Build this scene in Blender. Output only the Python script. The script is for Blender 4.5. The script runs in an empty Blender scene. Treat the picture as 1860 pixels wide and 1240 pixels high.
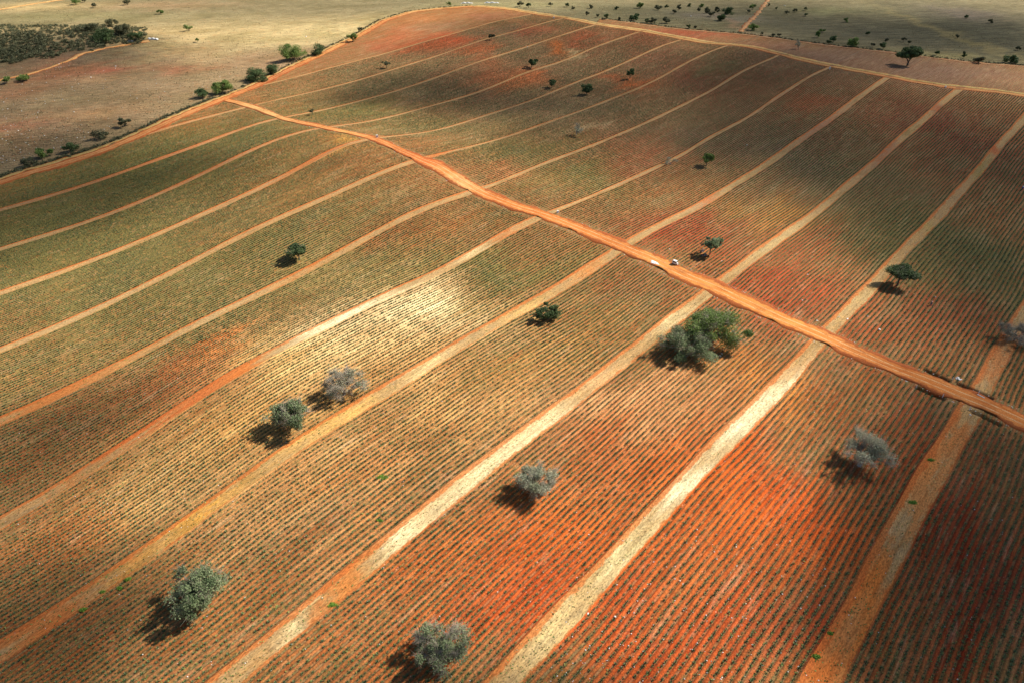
import bpy, math, random
import numpy as np
from mathutils import Vector, Matrix

# ------------------------------------------------------------------ camera, sky, sun
sc = bpy.context.scene
C = sc.collection
H, FPX, PITCH = 110.0, 1240.0, 34.4
cam = bpy.data.cameras.new('camera'); camo = bpy.data.objects.new('camera', cam); C.objects.link(camo)
camo.location = (0, 0, H); camo.rotation_euler = (math.radians(90 - PITCH), 0, 0)
cam.sensor_width = 36; cam.lens = 24.0; cam.clip_start = 0.5; cam.clip_end = 20000
sc.camera = camo
SUN_EL, SUN_AZ = 43.0, 68.0            # azimuth clockwise from +Y
w = bpy.data.worlds.new('World'); sc.world = w; w.use_nodes = True
nt = w.node_tree; bg = nt.nodes['Background']
sky = nt.nodes.new('ShaderNodeTexSky'); sky.sky_type = 'NISHITA'; sky.sun_disc = False
sky.sun_elevation = math.radians(SUN_EL); sky.sun_rotation = math.radians(SUN_AZ)
nt.links.new(sky.outputs[0], bg.inputs[0]); bg.inputs[1].default_value = 0.06
sl = bpy.data.lights.new('sun', 'SUN'); sl.energy = 4.9; sl.angle = math.radians(0.5); sl.color = (1, .93, .8)
so = bpy.data.objects.new('sun', sl); C.objects.link(so)
SD = Vector((math.sin(math.radians(SUN_AZ)) * math.cos(math.radians(SUN_EL)), math.cos(math.radians(SUN_AZ)) * math.cos(math.radians(SUN_EL)), math.sin(math.radians(SUN_EL))))
so.rotation_euler = SD.to_track_quat('Z', 'Y').to_euler(); so.location = (0, 0, 300)
sc.view_settings.view_transform = 'Standard'; sc.view_settings.look = 'None'
sc.view_settings.exposure = 0.62; sc.view_settings.gamma = 1

RNG = np.random.default_rng(7)
# ------------------------------------------------------------------ plan survey (pixel readings of the aerial photo, used to lay out the real ground)
A = math.radians(PITCH)
def ray(p):
    p = np.atleast_2d(np.array(p, float))
    x = (p[:, 0] - 930) / FPX; y = (620 - p[:, 1]) / FPX
    return np.c_[x, math.cos(A) + y * math.sin(A), -math.sin(A) + y * math.cos(A)]
DIR = math.radians(40.3)
NV = np.array([math.cos(DIR), -math.sin(DIR)]); SV = np.array([math.sin(DIR), math.cos(DIR)])
def off_s(x, y): return x * NV[0] + y * NV[1], x * SV[0] + y * SV[1]
def xy(off, s): return off * NV[0] + s * SV[0], off * NV[1] + s * SV[1]
LOFF = [-405, -369, -335, -299, -263, -222, -183, -146, -109, -72, -36, 2, 39]   # lane 0..12
LN = {1:[(445,196),(400,208),(350,220),(300,233),(240,252),(190,270)],
2:[(505,215),(470,222),(430,238),(380,258),(320,280),(250,305),(170,332),(90,358),(0,378)],
3:[(575,232),(545,238),(510,250),(450,275),(400,300),(330,335),(250,368),(170,402),(90,427),(0,449)],
4:[(680,250),(650,253),(615,262),(580,285),(550,305),(510,325),(450,352),(370,390),(280,430),(180,470),(90,503),(0,532)],
5:[(760,292),(730,297),(690,312),(640,338),(580,365),(520,390),(430,430),(330,485),(220,540),(110,595),(0,632)],
6:[(855,352),(820,362),(780,372),(745,388),(710,410),(660,435),(600,470),(520,510),(430,555),(330,600),(230,655),(120,715),(0,760)],
7:[(978,395),(930,415),(890,440),(850,468),(800,495),(740,520),(690,540),(640,565),(560,610),(490,640),(430,665),(390,690),(330,735),(270,785),(200,830),(120,885),(0,955)],
8:[(1115,460),(1070,488),(1020,525),(960,562),(900,590),(850,620),(780,660),(700,715),(620,760),(540,810),(450,870),(360,940),(250,1020),(130,1110),(0,1190)],
9:[(1275,537),(1230,570),(1160,630),(1090,690),(1010,750),(930,810),(860,870),(780,930),(700,995),(640,1040),(590,1085),(500,1160),(420,1240)]}
LF = {0:[(480,155),(545,138),(610,121),(703,97),(760,80),(853,53),(903,38),(960,28)],
1:[(460,190),(533,176),(610,158),(703,130),(807,98),(867,75),(953,53),(1007,36)],
2:[(522,213),(563,207),(610,195),(720,167),(803,137),(880,108),(953,87),(1003,70),(1070,48)],
3:[(600,232),(680,222),(743,203),(820,183),(860,173),(913,150),(960,130),(1013,117),(1070,90),(1120,72),(1153,60)],
4:[(687,250),(747,247),(807,237),(873,213),(970,183),(1037,153),(1103,130),(1153,107),(1203,83),(1233,75)],
5:[(770,287),(853,267),(920,250),(1003,220),(1087,190),(1153,163),(1203,140),(1240,118),(1267,103),(1307,87)],
6:[(893,340),(937,320),(1003,290),(1070,267),(1153,233),(1240,192),(1290,167),(1340,133),(1400,107)],
7:[(1003,383),(1070,360),(1137,333),(1187,307),(1240,283),(1283,253),(1367,210),(1423,170),(1473,137),(1503,127)],
8:[(1150,435),(1200,405),(1240,390),(1307,350),(1373,310),(1423,273),(1473,237),(1523,200),(1567,167),(1603,140)],
9:[(1310,505),(1370,455),(1427,410),(1507,350),(1573,293),(1623,250),(1673,203),(1720,162)]}
SLOPE = [0, 0, 0, 0, 0, 0, 0, 0, .006, .012, .026, .036, .036]
def lo_(k, s): return LOFF[k] + (0, 1)[k == 11] + SLOPE[k] * (np.asarray(s, float) - 190)
def resample(p, n):
    p = np.array(p, float); d = np.r_[0, np.cumsum(np.hypot(*np.diff(p, axis=0).T))]
    t = np.linspace(0, d[-1], n); return np.c_[np.interp(t, d, p[:, 0]), np.interp(t, d, p[:, 1])]
pts = []
for D in (LN, LF):
    for k, pl in D.items():
        if k > 8: continue
        q = resample(pl, 40); r = ray(q)
        ok = LOFF[k]
        dv = r[:, 0] * NV[0] + r[:, 1] * NV[1]
        t = ok / dv; z = H + r[:, 2] * t
        wgt = min(1, abs(ok) / 200.) ** 1.5
        for i in range(len(q)): pts.append((r[i, 0] * t[i], r[i, 1] * t[i], z[i], wgt))
pts = np.array(pts)
pts[:, 2] = np.clip(pts[:, 2], -14, 16)
# height field on a regular grid: smooth fit of the surveyed heights
GX0, GX1, GY0, GY1, GS = -760., 760., -160., 1360., 4.0
gx = np.arange(GX0, GX1 + .1, GS); gy = np.arange(GY0, GY1 + .1, GS)
XX, YY = np.meshgrid(gx, gy, indexing='ij')
def fit(sig, vals, reg):
    num = np.zeros(XX.shape); den = np.full(XX.shape, reg)
    for (x, y, _, wg), v in zip(pts, vals):
        i0 = max(0, int((x - 3.5 * sig - GX0) / GS)); i1 = min(len(gx), int((x + 3.5 * sig - GX0) / GS) + 2)
        j0 = max(0, int((y - 3.5 * sig - GY0) / GS)); j1 = min(len(gy), int((y + 3.5 * sig - GY0) / GS) + 2)
        if i0 >= i1 or j0 >= j1: continue
        g = wg * np.exp(-((XX[i0:i1, j0:j1] - x) ** 2 + (YY[i0:i1, j0:j1] - y) ** 2) / (2 * sig * sig))
        num[i0:i1, j0:j1] += g * v; den[i0:i1, j0:j1] += g
    return num / den
HG = fit(60, pts[:, 2], .6)
def bil(G, x, y):
    fx = np.clip((np.asarray(x, float) - GX0) / GS, 0, len(gx) - 1.001); fy = np.clip((np.asarray(y, float) - GY0) / GS, 0, len(gy) - 1.001)
    i = fx.astype(int); j = fy.astype(int); a = fx - i; b = fy - j
    return (G[i, j] * (1 - a) * (1 - b) + G[i + 1, j] * a * (1 - b) + G[i, j + 1] * (1 - a) * b + G[i + 1, j + 1] * a * b)
for sig, rg in ((26, .8), (13, .9)):
    res = pts[:, 2] - bil(HG, pts[:, 0], pts[:, 1]); HG = HG + fit(sig, res, rg)
# scrub covered mound beyond the left track
def bump(cx, cy, rx, ry, h):
    global HG
    HG = HG + h * np.exp(-(((XX - cx) / rx) ** 2 + ((YY - cy) / ry) ** 2))
r_ = ray((90, 95))[0]; tt = -H / r_[2]; MX, MY = r_[0] * tt, r_[1] * tt
bump(MX - 20, MY + 15, 75, 50, 11); bump(MX + 60, MY + 25, 40, 22, 4)
def hz(x, y): return bil(HG, x, y)
def ground(p, dz=0.0):
    r = ray(p); t = -H / r[:, 2]
    for _ in range(30):
        x = r[:, 0] * t; y = r[:, 1] * t
        t = .5 * t + .5 * (hz(x, y) + dz - H) / r[:, 2]
    return np.c_[r[:, 0] * t, r[:, 1] * t, hz(r[:, 0] * t, r[:, 1] * t)]
def G1(px, py, dz=0.0): return ground([(px, py)], dz)[0]
def pxscale(P):                        # pixels (of 1860) per metre at a point
    d = P[1] * math.cos(A) + (H - P[2]) * math.sin(A); return FPX / d
def project(x, y, z):
    d = y * math.cos(A) + (H - z) * math.sin(A); u = y * math.sin(A) - (H - z) * math.cos(A)
    return 930 + FPX * x / d, 620 - FPX * u / d

# ------------------------------------------------------------------ helpers
def obj(name, V, F, mat, parent=None, smooth=False, attrs=None, link=True):
    me = bpy.data.meshes.new(name)
    V = np.asarray(V, np.float32).reshape(-1, 3)
    if isinstance(F, np.ndarray):
        n, k = F.shape
        me.vertices.add(len(V)); me.vertices.foreach_set('co', V.ravel())
        me.loops.add(n * k); me.loops.foreach_set('vertex_index', F.astype(np.int32).ravel())
        me.polygons.add(n); me.polygons.foreach_set('loop_start', (np.arange(n) * k).astype(np.int32))
        me.polygons.foreach_set('loop_total', np.full(n, k, np.int32))
        me.update(calc_edges=True)
    else:
        me.from_pydata([tuple(v) for v in V], [], [tuple(f) for f in F]); me.update()
    if smooth: me.polygons.foreach_set('use_smooth', np.ones(len(me.polygons), bool))
    for an, (ty, data) in (attrs or {}).items():
        a = me.attributes.new(an, ty, 'POINT')
        a.data.foreach_set('color' if ty == 'FLOAT_COLOR' else ('vector' if ty == 'FLOAT_VECTOR' else 'value'), np.asarray(data, np.float32).ravel())
    for m in (mat if isinstance(mat, (list, tuple)) else [mat]): me.materials.append(m)
    o = bpy.data.objects.new(name, me)
    if link: C.objects.link(o)
    if parent: o.parent = parent
    return o
def empty(name, loc, rz=0):
    o = bpy.data.objects.new(name, None); C.objects.link(o); o.location = loc; o.rotation_euler = (0, 0, rz); o.empty_display_size = .5
    return o
def tag(o, label=None, cat=None, group=None, kind=None):
    if label: o['label'] = label
    if cat: o['category'] = cat
    if group: o['group'] = group
    if kind: o['kind'] = kind
    return o
class NB:
    def __init__(s, name, rough=.95, spec=.15):
        s.m = bpy.data.materials.new(name); s.m.use_nodes = True; s.t = s.m.node_tree; s.n = s.t.nodes; s.l = s.t.links
        s.b = s.n['Principled BSDF']; s.b.inputs['Roughness'].default_value = rough; s.b.inputs['Specular IOR Level'].default_value = spec
    def new(s, ty, **kw):
        n = s.n.new(ty)
        for k, v in kw.items(): setattr(n, k, v)
        return n
    def put(s, sock, v):
        if v is None: return
        if isinstance(v, bpy.types.NodeSocket): s.l.new(v, sock)
        else:
            if sock.type == 'RGBA' and len(v) == 3: v = (*v, 1)
            sock.default_value = v
    def math(s, op, a, b=None, c=None, clamp=False):
        n = s.new('ShaderNodeMath', operation=op, use_clamp=clamp)
        for i, v in enumerate((a, b, c)): s.put(n.inputs[i], v)
        return n.outputs[0]
    def mix(s, f, a, b, bt='MIX'):
        n = s.new('ShaderNodeMix', data_type='RGBA', blend_type=bt)
        s.put(n.inputs[0], f); s.put(n.inputs[6], a); s.put(n.inputs[7], b); return n.outputs[2]
    def step(s, v, a, b, lo=0., hi=1.):
        n = s.new('ShaderNodeMapRange', interpolation_type='SMOOTHSTEP')
        s.put(n.inputs[0], v)
        for i, q in zip((1, 2, 3, 4), (a, b, lo, hi)): s.put(n.inputs[i], q)
        return n.outputs[0]
    def noise(s, vec, scale, detail=3, rough=.55, out=0, dist=0):
        n = s.new('ShaderNodeTexNoise'); s.l.new(vec, n.inputs['Vector'])
        n.inputs['Scale'].default_value = scale; n.inputs['Detail'].default_value = detail; n.inputs['Roughness'].default_value = rough
        n.inputs['Distortion'].default_value = dist
        return n.outputs[out]
    def attr(s, name, out='Color'):
        n = s.new('ShaderNodeAttribute', attribute_name=name); return n.outputs[out]
    def vmul(s, vec, v):
        n = s.new('ShaderNodeVectorMath', operation='MULTIPLY'); s.l.new(vec, n.inputs[0]); n.inputs[1].default_value = v; return n.outputs[0]
    def rot(s, vec, a):
        n = s.new('ShaderNodeVectorRotate', rotation_type='Z_AXIS'); s.l.new(vec, n.inputs['Vector']); n.inputs['Angle'].default_value = a; return n.outputs[0]
    def pos(s): return s.new('ShaderNodeNewGeometry').outputs['Position']
    def scale(s, col, f):
        n = s.new('ShaderNodeVectorMath', operation='SCALE'); s.put(n.inputs[0], col); s.put(n.inputs['Scale'], f); return n.outputs[0]
    def bump(s, hgt, dist=.1, st=1.):
        n = s.new('ShaderNodeBump'); s.l.new(hgt, n.inputs['Height']); n.inputs['Distance'].default_value = dist; n.inputs['Strength'].default_value = st
        s.l.new(n.outputs[0], s.b.inputs['Normal'])
    def col(s, c): s.put(s.b.inputs['Base Color'], c); return s.m

def mat_field():
    b = NB('tilled_red_soil'); p = b.pos()
    q = b.rot(p, DIR)                      # x across the rows, y along the rows
    tint = b.attr('tint'); weed = b.attr('tint', 'Alpha'); row = b.attr('row', 'Fac')
    st = b.noise(b.vmul(q, (1., .07, 0)), .8, 3, .6)          # streaks that follow single rows
    st2 = b.noise(b.vmul(q, (1., .25, 0)), .16, 3, .6)
    clod = b.noise(p, 3.2, 3, .7); mid = b.noise(p, .55, 4, .65); big = b.noise(p, .035, 4, .6)
    d = b.math('PINGPONG', row, .5)        # 0 on the plant line, .5 between
    dn = b.math('ADD', d, b.math('MULTIPLY', b.math('SUBTRACT', clod, .5), .42))
    lit = b.step(dn, .29, .12)
    soil = b.mix(b.step(st, .38, .66), b.mix(1, tint, (.78, .62, .5), 'MULTIPLY'), b.mix(1, tint, (1.22, 1.2, 1.15), 'MULTIPLY'))
    soil = b.mix(b.math('MULTIPLY', b.step(st2, .45, .7, 0, .6), b.step(weed, .1, .5)), soil, (.34, .22, .1))
    soil = b.mix(b.step(big, .5, .72, 0, .5), soil, b.mix(1, tint, (.98, .76, .62), 'MULTIPLY'))
    soil = b.mix(b.step(b.noise(b.vmul(q, (1., .12, 0)), .42, 4, .7), .56, .7, 0, .34), soil, (.56, .4, .24))
    rut = b.step(b.math('ABSOLUTE', b.math('SUBTRACT', d, .5)), .14, .04)
    soil = b.mix(b.math('MULTIPLY', rut, b.step(mid, .35, .6, .1, .45)), soil, b.mix(1, tint, (1.3, 1.25, 1.1), 'MULTIPLY'))
    lt = b.mix(.45, b.mix(1, tint, (.85, .9, .9), 'MULTIPLY'), (.36, .29, .17))
    lt = b.mix(b.step(mid, .35, .7, 0, .6), lt, (.14, .14, .065))
    lt = b.mix(b.math('MULTIPLY', weed, .8, clamp=True), lt, (.085, .125, .03))
    c = b.mix(b.math('MULTIPLY', b.math('MULTIPLY', lit, b.step(st, .3, .6, .5, .95)), b.step(weed, 0, .45, .55, 1)), soil, lt)
    wn = b.math('MULTIPLY', b.step(b.math('ADD', mid, b.math('MULTIPLY', weed, .28)), .56, .7), weed, clamp=True)
    c = b.mix(b.math('MULTIPLY', wn, .85), c, b.mix(clod, (.05, .075, .018), (.16, .17, .055)))
    c = b.scale(c, b.step(clod, .28, .72, .52, 1.38)); c = b.scale(c, b.step(b.math('ABSOLUTE', b.math('SUBTRACT', d, .22)), .12, .0, 1, .72))
    v = b.new('ShaderNodeTexVoronoi', feature='F1'); b.l.new(p, v.inputs['Vector']); v.inputs['Scale'].default_value = 1.1
    sp = b.math('MULTIPLY', b.step(v.outputs['Distance'], .13, .07), b.step(v.outputs['Color'], .72, .8))
    c = b.mix(b.math('MULTIPLY', sp, .7), c, (.66, .5, .36))
    b.bump(b.math('ADD', b.math('MULTIPLY', clod, .7), mid), .12, .8)
    return b.col(c)
def mat_lane():
    b = NB('dry_grass_lane'); p = b.pos(); q = b.rot(p, DIR)
    tint = b.attr('tint'); orange = b.attr('tint', 'Alpha'); t = b.attr('row', 'Fac')     # row = -1..1 across the lane
    n1 = b.noise(b.vmul(q, (1, .4, 1)), .6, 6, .75); fine = b.noise(b.vmul(q, (1, .35, 1)), 4, 3, .7); mid = b.noise(b.vmul(q, (1, .2, 1)), 1.1, 3, .6)
    earth = b.mix(mid, (.4, .1, .024), (.56, .19, .05))
    grass = b.mix(b.step(mid, .35, .7), tint, b.mix(.4, tint, (.26, .21, .13)))
    ea = b.math('ADD', b.math('ABSOLUTE', b.math('SUBTRACT', t, .16)), b.math('MULTIPLY', b.math('SUBTRACT', n1, .5), 1.25))
    edge = b.step(ea, .66, .84)
    f = b.math('ADD', 0., b.step(b.math('ADD', n1, b.math('MULTIPLY', b.math('SUBTRACT', orange, .5), .9)), .5, .62), clamp=True)
    rut = b.step(b.math('ABSOLUTE', b.math('SUBTRACT', b.math('ABSOLUTE', t), .34)), .12, .03)
    pat = b.noise(b.vmul(q, (.6, .12, 1)), .5, 4, .65)
    grass = b.mix(b.step(pat, .5, .66, 0, .5), grass, b.mix(1, tint, (.5, .5, .42), 'MULTIPLY'))
    c = b.mix(f, grass, b.mix(.62, earth, tint))
    c = b.mix(b.math('MULTIPLY', edge, .9), c, b.mix(.3, earth, b.mix(1, tint, (.9, .5, .3), 'MULTIPLY')))
    c = b.mix(b.math('MULTIPLY', rut, .3), c, b.mix(1, c, (.62, .55, .45), 'MULTIPLY'))
    c = b.scale(c, b.step(fine, .25, .75, .55, 1.35))
    b.bump(b.math('ADD', fine, mid), .12, .8)
    return b.col(c)
def mat_ground():
    b = NB('dry_pasture'); p = b.pos(); tint = b.attr('tint'); wr = b.attr('tint', 'Alpha')
    q = b.rot(p, math.radians(-14))
    st = b.noise(b.vmul(q, (.05, 1, 0)), .33, 3, .6); big = b.noise(p, .03, 5, .6); mid = b.noise(p, .25, 4, .7); fine = b.noise(p, 1.6, 3, .75)
    c = b.mix(b.step(big, .35, .7, 0, .6), tint, b.mix(1, tint, (.55, .55, .42), 'MULTIPLY'))
    c = b.mix(b.math('MULTIPLY', b.step(mid, .5, .72), .5), c, b.mix(1, c, (1.25, .8, .6), 'MULTIPLY'))
    c = b.mix(b.math('MULTIPLY', b.step(st, .42, .6), wr), c, b.mix(1, c, (.5, .5, .46), 'MULTIPLY'))
    c = b.scale(c, b.step(fine, .25, .75, .55, 1.4)); c = b.scale(c, b.step(b.noise(b.vmul(q, (.12, 1, 0)), .9, 3, .7), .3, .7, .55, 1.35))
    v = b.new('ShaderNodeTexVoronoi', feature='F1'); b.l.new(p, v.inputs['Vector']); v.inputs['Scale'].default_value = .35
    sp = b.math('MULTIPLY', b.step(v.outputs['Distance'], .3, .12), b.step(v.outputs['Color'], .6, .75))
    c = b.mix(b.math('MULTIPLY', sp, .6), c, (.12, .11, .05))
    b.bump(b.math('ADD', fine, mid), .3, .8)
    return b.col(c)
def mat_road():
    b = NB('orange_dirt'); p = b.pos(); t = b.attr('row', 'Fac'); s = b.attr('along', 'Fac'); tint = b.attr('tint')
    cv = b.new('ShaderNodeCombineXYZ'); b.l.new(t, cv.inputs[0]); b.l.new(s, cv.inputs[1]); u = cv.outputs[0]
    st = b.noise(b.vmul(u, (3.2, .11, 0)), 1.2, 5, .7); n1 = b.noise(p, .5, 4, .65); fine = b.noise(p, 4, 3, .7)
    at = b.math('ABSOLUTE', t)
    c = b.mix(b.step(st, .3, .72), b.mix(1, tint, (.86, .74, .62), 'MULTIPLY'), b.mix(.22, tint, (.66, .38, .16)))
    e = b.step(b.math('ADD', at, b.math('MULTIPLY', b.math('SUBTRACT', n1, .5), .95)), .6, .82)
    c = b.mix(b.step(b.noise(p, .11, 4, .6), .42, .62, 0, .55), c, b.mix(1, c, (.72, .6, .5), 'MULTIPLY')); c = b.mix(b.math('MULTIPLY', e, .9), c, b.mix(fine, (.2, .045, .014), (.36, .095, .026)))
    rut = b.step(b.math('ABSOLUTE', b.math('SUBTRACT', at, .3)), .09, .02)
    c = b.mix(b.math('MULTIPLY', rut, b.step(n1, .3, .6, .15, .75)), c, (.66, .46, .24)); c = b.mix(b.step(b.noise(b.vmul(u, (1.6, .06, 0)), 1.7, 4, .7), .52, .64, 0, .5), c, (.34, .1, .03))
    c = b.scale(c, b.step(fine, .25, .75, .66, 1.24))
    b.bump(b.math('ADD', b.math('MULTIPLY', st, 1.5), fine), .12, .7)
    return b.col(c)
def mat_noise(name, c1, c2, scale=1., rough=.9, spec=.2, obj_rand=0.0, trans=0.0):
    b = NB(name, rough, spec); p = b.pos()
    f = b.noise(p, scale, 3, .6); c = b.mix(b.step(f, .3, .7), c1, c2)
    if obj_rand:
        oi = b.new('ShaderNodeObjectInfo').outputs['Random']; c = b.scale(c, b.step(oi, 0, 1, 1 - obj_rand, 1 + obj_rand))
    b.col(c)
    if trans:
        tr = b.new('ShaderNodeBsdfTranslucent'); b.l.new(c, tr.inputs[0]); mx = b.new('ShaderNodeMixShader'); mx.inputs[0].default_value = trans
        b.l.new(b.b.outputs[0], mx.inputs[1]); b.l.new(tr.outputs[0], mx.inputs[2]); b.l.new(mx.outputs[0], b.n['Material Output'].inputs[0])
    return b.m
def mat_leafcol(name, a, bcol, trans=.25):
    b = NB(name, .7, .25); v = b.attr('v', 'Fac'); c = b.mix(v, a, bcol); b.col(c)
    tr = b.new('ShaderNodeBsdfTranslucent'); b.l.new(c, tr.inputs[0]); mx = b.new('ShaderNodeMixShader'); mx.inputs[0].default_value = trans
    b.l.new(b.b.outputs[0], mx.inputs[1]); b.l.new(tr.outputs[0], mx.inputs[2]); b.l.new(mx.outputs[0], b.n['Material Output'].inputs[0])
    return b.m
MF, ML, MG, MR = mat_field(), mat_lane(), mat_ground(), mat_road()
BARK = mat_noise('grey_bark', (.2, .17, .15), (.42, .39, .36), 6)
BARKD = mat_noise('dark_bark', (.07, .055, .045), (.16, .13, .1), 6)
TWIG = mat_noise('pale_twigs', (.3, .25, .19), (.56, .5, .4), 3)
LEAF = {'grey': mat_leafcol('grey_green_leaves', (.07, .115, .045), (.32, .38, .2)),
        'green': mat_leafcol('green_leaves', (.06, .12, .025), (.27, .36, .1)),
        'dark': mat_leafcol('dark_green_leaves', (.035, .065, .025), (.14, .2, .075)),
        'dry': mat_leafcol('dry_grey_leaves', (.17, .2, .11), (.5, .52, .38)),
        'scrub': mat_leafcol('scrub_leaves', (.05, .06, .03), (.19, .19, .1))}
AGAVE = mat_leafcol('agave_leaves', (.045, .08, .032), (.2, .27, .12), .1)
WHITE = mat_noise('white_limestone', (.6, .57, .52), (.85, .83, .78), 5)
CHALK = mat_noise('spilled_lime', (.72, .7, .68), (.88, .87, .86), 2)

# ------------------------------------------------------------------ plan outlines
PER_L = [(-260,420),(-120,372),(0,332),(60,313),(120,297),(200,270),(270,240),(350,203),(408,180)]           # left perimeter track
PER_T = [(408,180),(470,155),(540,120),(600,92),(660,62),(700,38),(750,22),(800,16),(860,12)]
TOP = [(860,12),(900,15),(1000,30),(1080,45),(1160,56),(1240,71),(1300,81),(1360,86),(1400,96),(1450,109),(1520,123),(1600,138),(1660,150),(1720,159),(1800,167),(1860,175),(1990,192)]
FEN = [(1090,35),(1240,54),(1340,62),(1420,72),(1510,84),(1600,94),(1680,104),(1760,114),(1860,121),(1990,131)]           # track under the fence
MAIN_U = [(412,178),(470,192),(520,213),(600,230),(660,243),(690,250),(730,268),(775,285),(800,292),(850,322),(890,345),(950,370),(1010,388),(1080,415),(1150,444),(1200,463),(1260,492),(1310,512),(1370,540),(1440,573),(1500,597),(1560,625),(1640,662),(1700,680),(1760,705),(1800,720),(1860,748),(1960,795),(2200,910)]
MAIN_D = [(402,184),(462,201),(512,220),(592,237),(650,249),(680,259),(716,276),(755,297),(785,312),(835,344),(875,362),(928,382),(982,400),(1055,429),(1120,457),(1168,478),(1225,508),(1278,530),(1338,558),(1402,588),(1460,612),(1520,640),(1600,672),(1665,700),(1725,727),(1765,743),(1830,772),(1930,822),(2150,935)]
def plan(px): return ground(px)[:, :2]
perL, perT, top, fen = plan(PER_L), plan(PER_T), plan(TOP), plan(FEN)
mu, md = plan(MAIN_U), plan(MAIN_D)
def inpoly(x, y, P):
    ins = np.zeros(np.shape(x), bool); n = len(P)
    for i in range(n):
        x0, y0 = P[i]; x1, y1 = P[(i + 1) % n]
        if y0 == y1: continue
        c = ((y0 > y) != (y1 > y)) & (x < (x1 - x0) * (y - y0) / (y1 - y0) + x0); ins ^= c
    return ins
def dist_poly(x, y, P, closed=False):
    d = np.full(np.shape(x), 1e9)
    for i in range(len(P) - (0 if closed else 1)):
        a = P[i]; b = P[(i + 1) % len(P)]; ab = b - a; L = ab @ ab
        t = np.clip(((x - a[0]) * ab[0] + (y - a[1]) * ab[1]) / L, 0, 1)
        d = np.minimum(d, np.hypot(x - a[0] - t * ab[0], y - a[1] - t * ab[1]))
    return d
corner = np.array([xy(110, 640), xy(110, -90), xy(-330, -90)])
FIELD = np.vstack([perL, perT[1:], top[1:], corner])
STRIP = np.vstack([top[3:], fen[::-1]])
ROADP = np.vstack([mu, md[::-1]])

# ------------------------------------------------------------------ colours of the soil: red earth, pale dry grass, weeds; far patches also carry painted shade
def blobs(x, y, base, lst, wbase=.3, pw=(1.2, 1.36, 1.44)):
    col = np.tile(np.array([*base, wbase]), (len(x), 1)).astype(float)
    o_, s_ = off_s(x, y); k_ = np.floor(o_ / 1.15)               # tillage drags the patches out along single rows; washouts bend them
    hsh = np.sin(k_ * 12.9898) * 43758.5453; hsh = hsh - np.floor(hsh) - .5; hs2 = np.sin(k_ / 3.7) + np.sin(k_ / 1.9 + 1)
    dr = 9 * hsh + 3.5 * hs2 + 5 * np.sin(s_ / 13. + o_ / 8.); x = x + dr * SV[0] + 4 * np.sin(y / 9.7 + x / 23.) ; y = y + dr * SV[1] + 4 * np.sin(x / 11.3 - y / 29.)
    for (px, py, rx, ry, rgb, wd, st) in lst:
        P = G1(px, py); s = pxscale(P); th = math.atan2(H - P[2], math.hypot(P[0], P[1]))
        sx = rx / s; sy = ry / (s * math.sin(th))
        m = (abs(x - P[0]) < 3 * sx + 5) & (abs(y - P[1]) < 3 * sy + 5)
        if not m.any(): continue
        g = st * np.exp(-(((x[m] - P[0]) / sx) ** 2 + ((y[m] - P[1]) / sy) ** 2))[:, None]
        col[m] = col[m] * (1 - g) + g * np.array([*rgb, wd])
    col[:, :3] = 1.12 * np.clip(col[:, :3], .01, 1) ** np.array(pw)       # survey colours were read off pale: deepen them
    return col
OR, RD, DR, TN, PA, BR, GY, OL, PK, YL = (.58,.2,.06), (.46,.13,.05), (.3,.065,.03), (.55,.36,.16), (.84,.75,.52), (.3,.17,.09), (.26,.21,.165), (.24,.2,.1), (.58,.33,.2), (.62,.42,.15)
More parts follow.
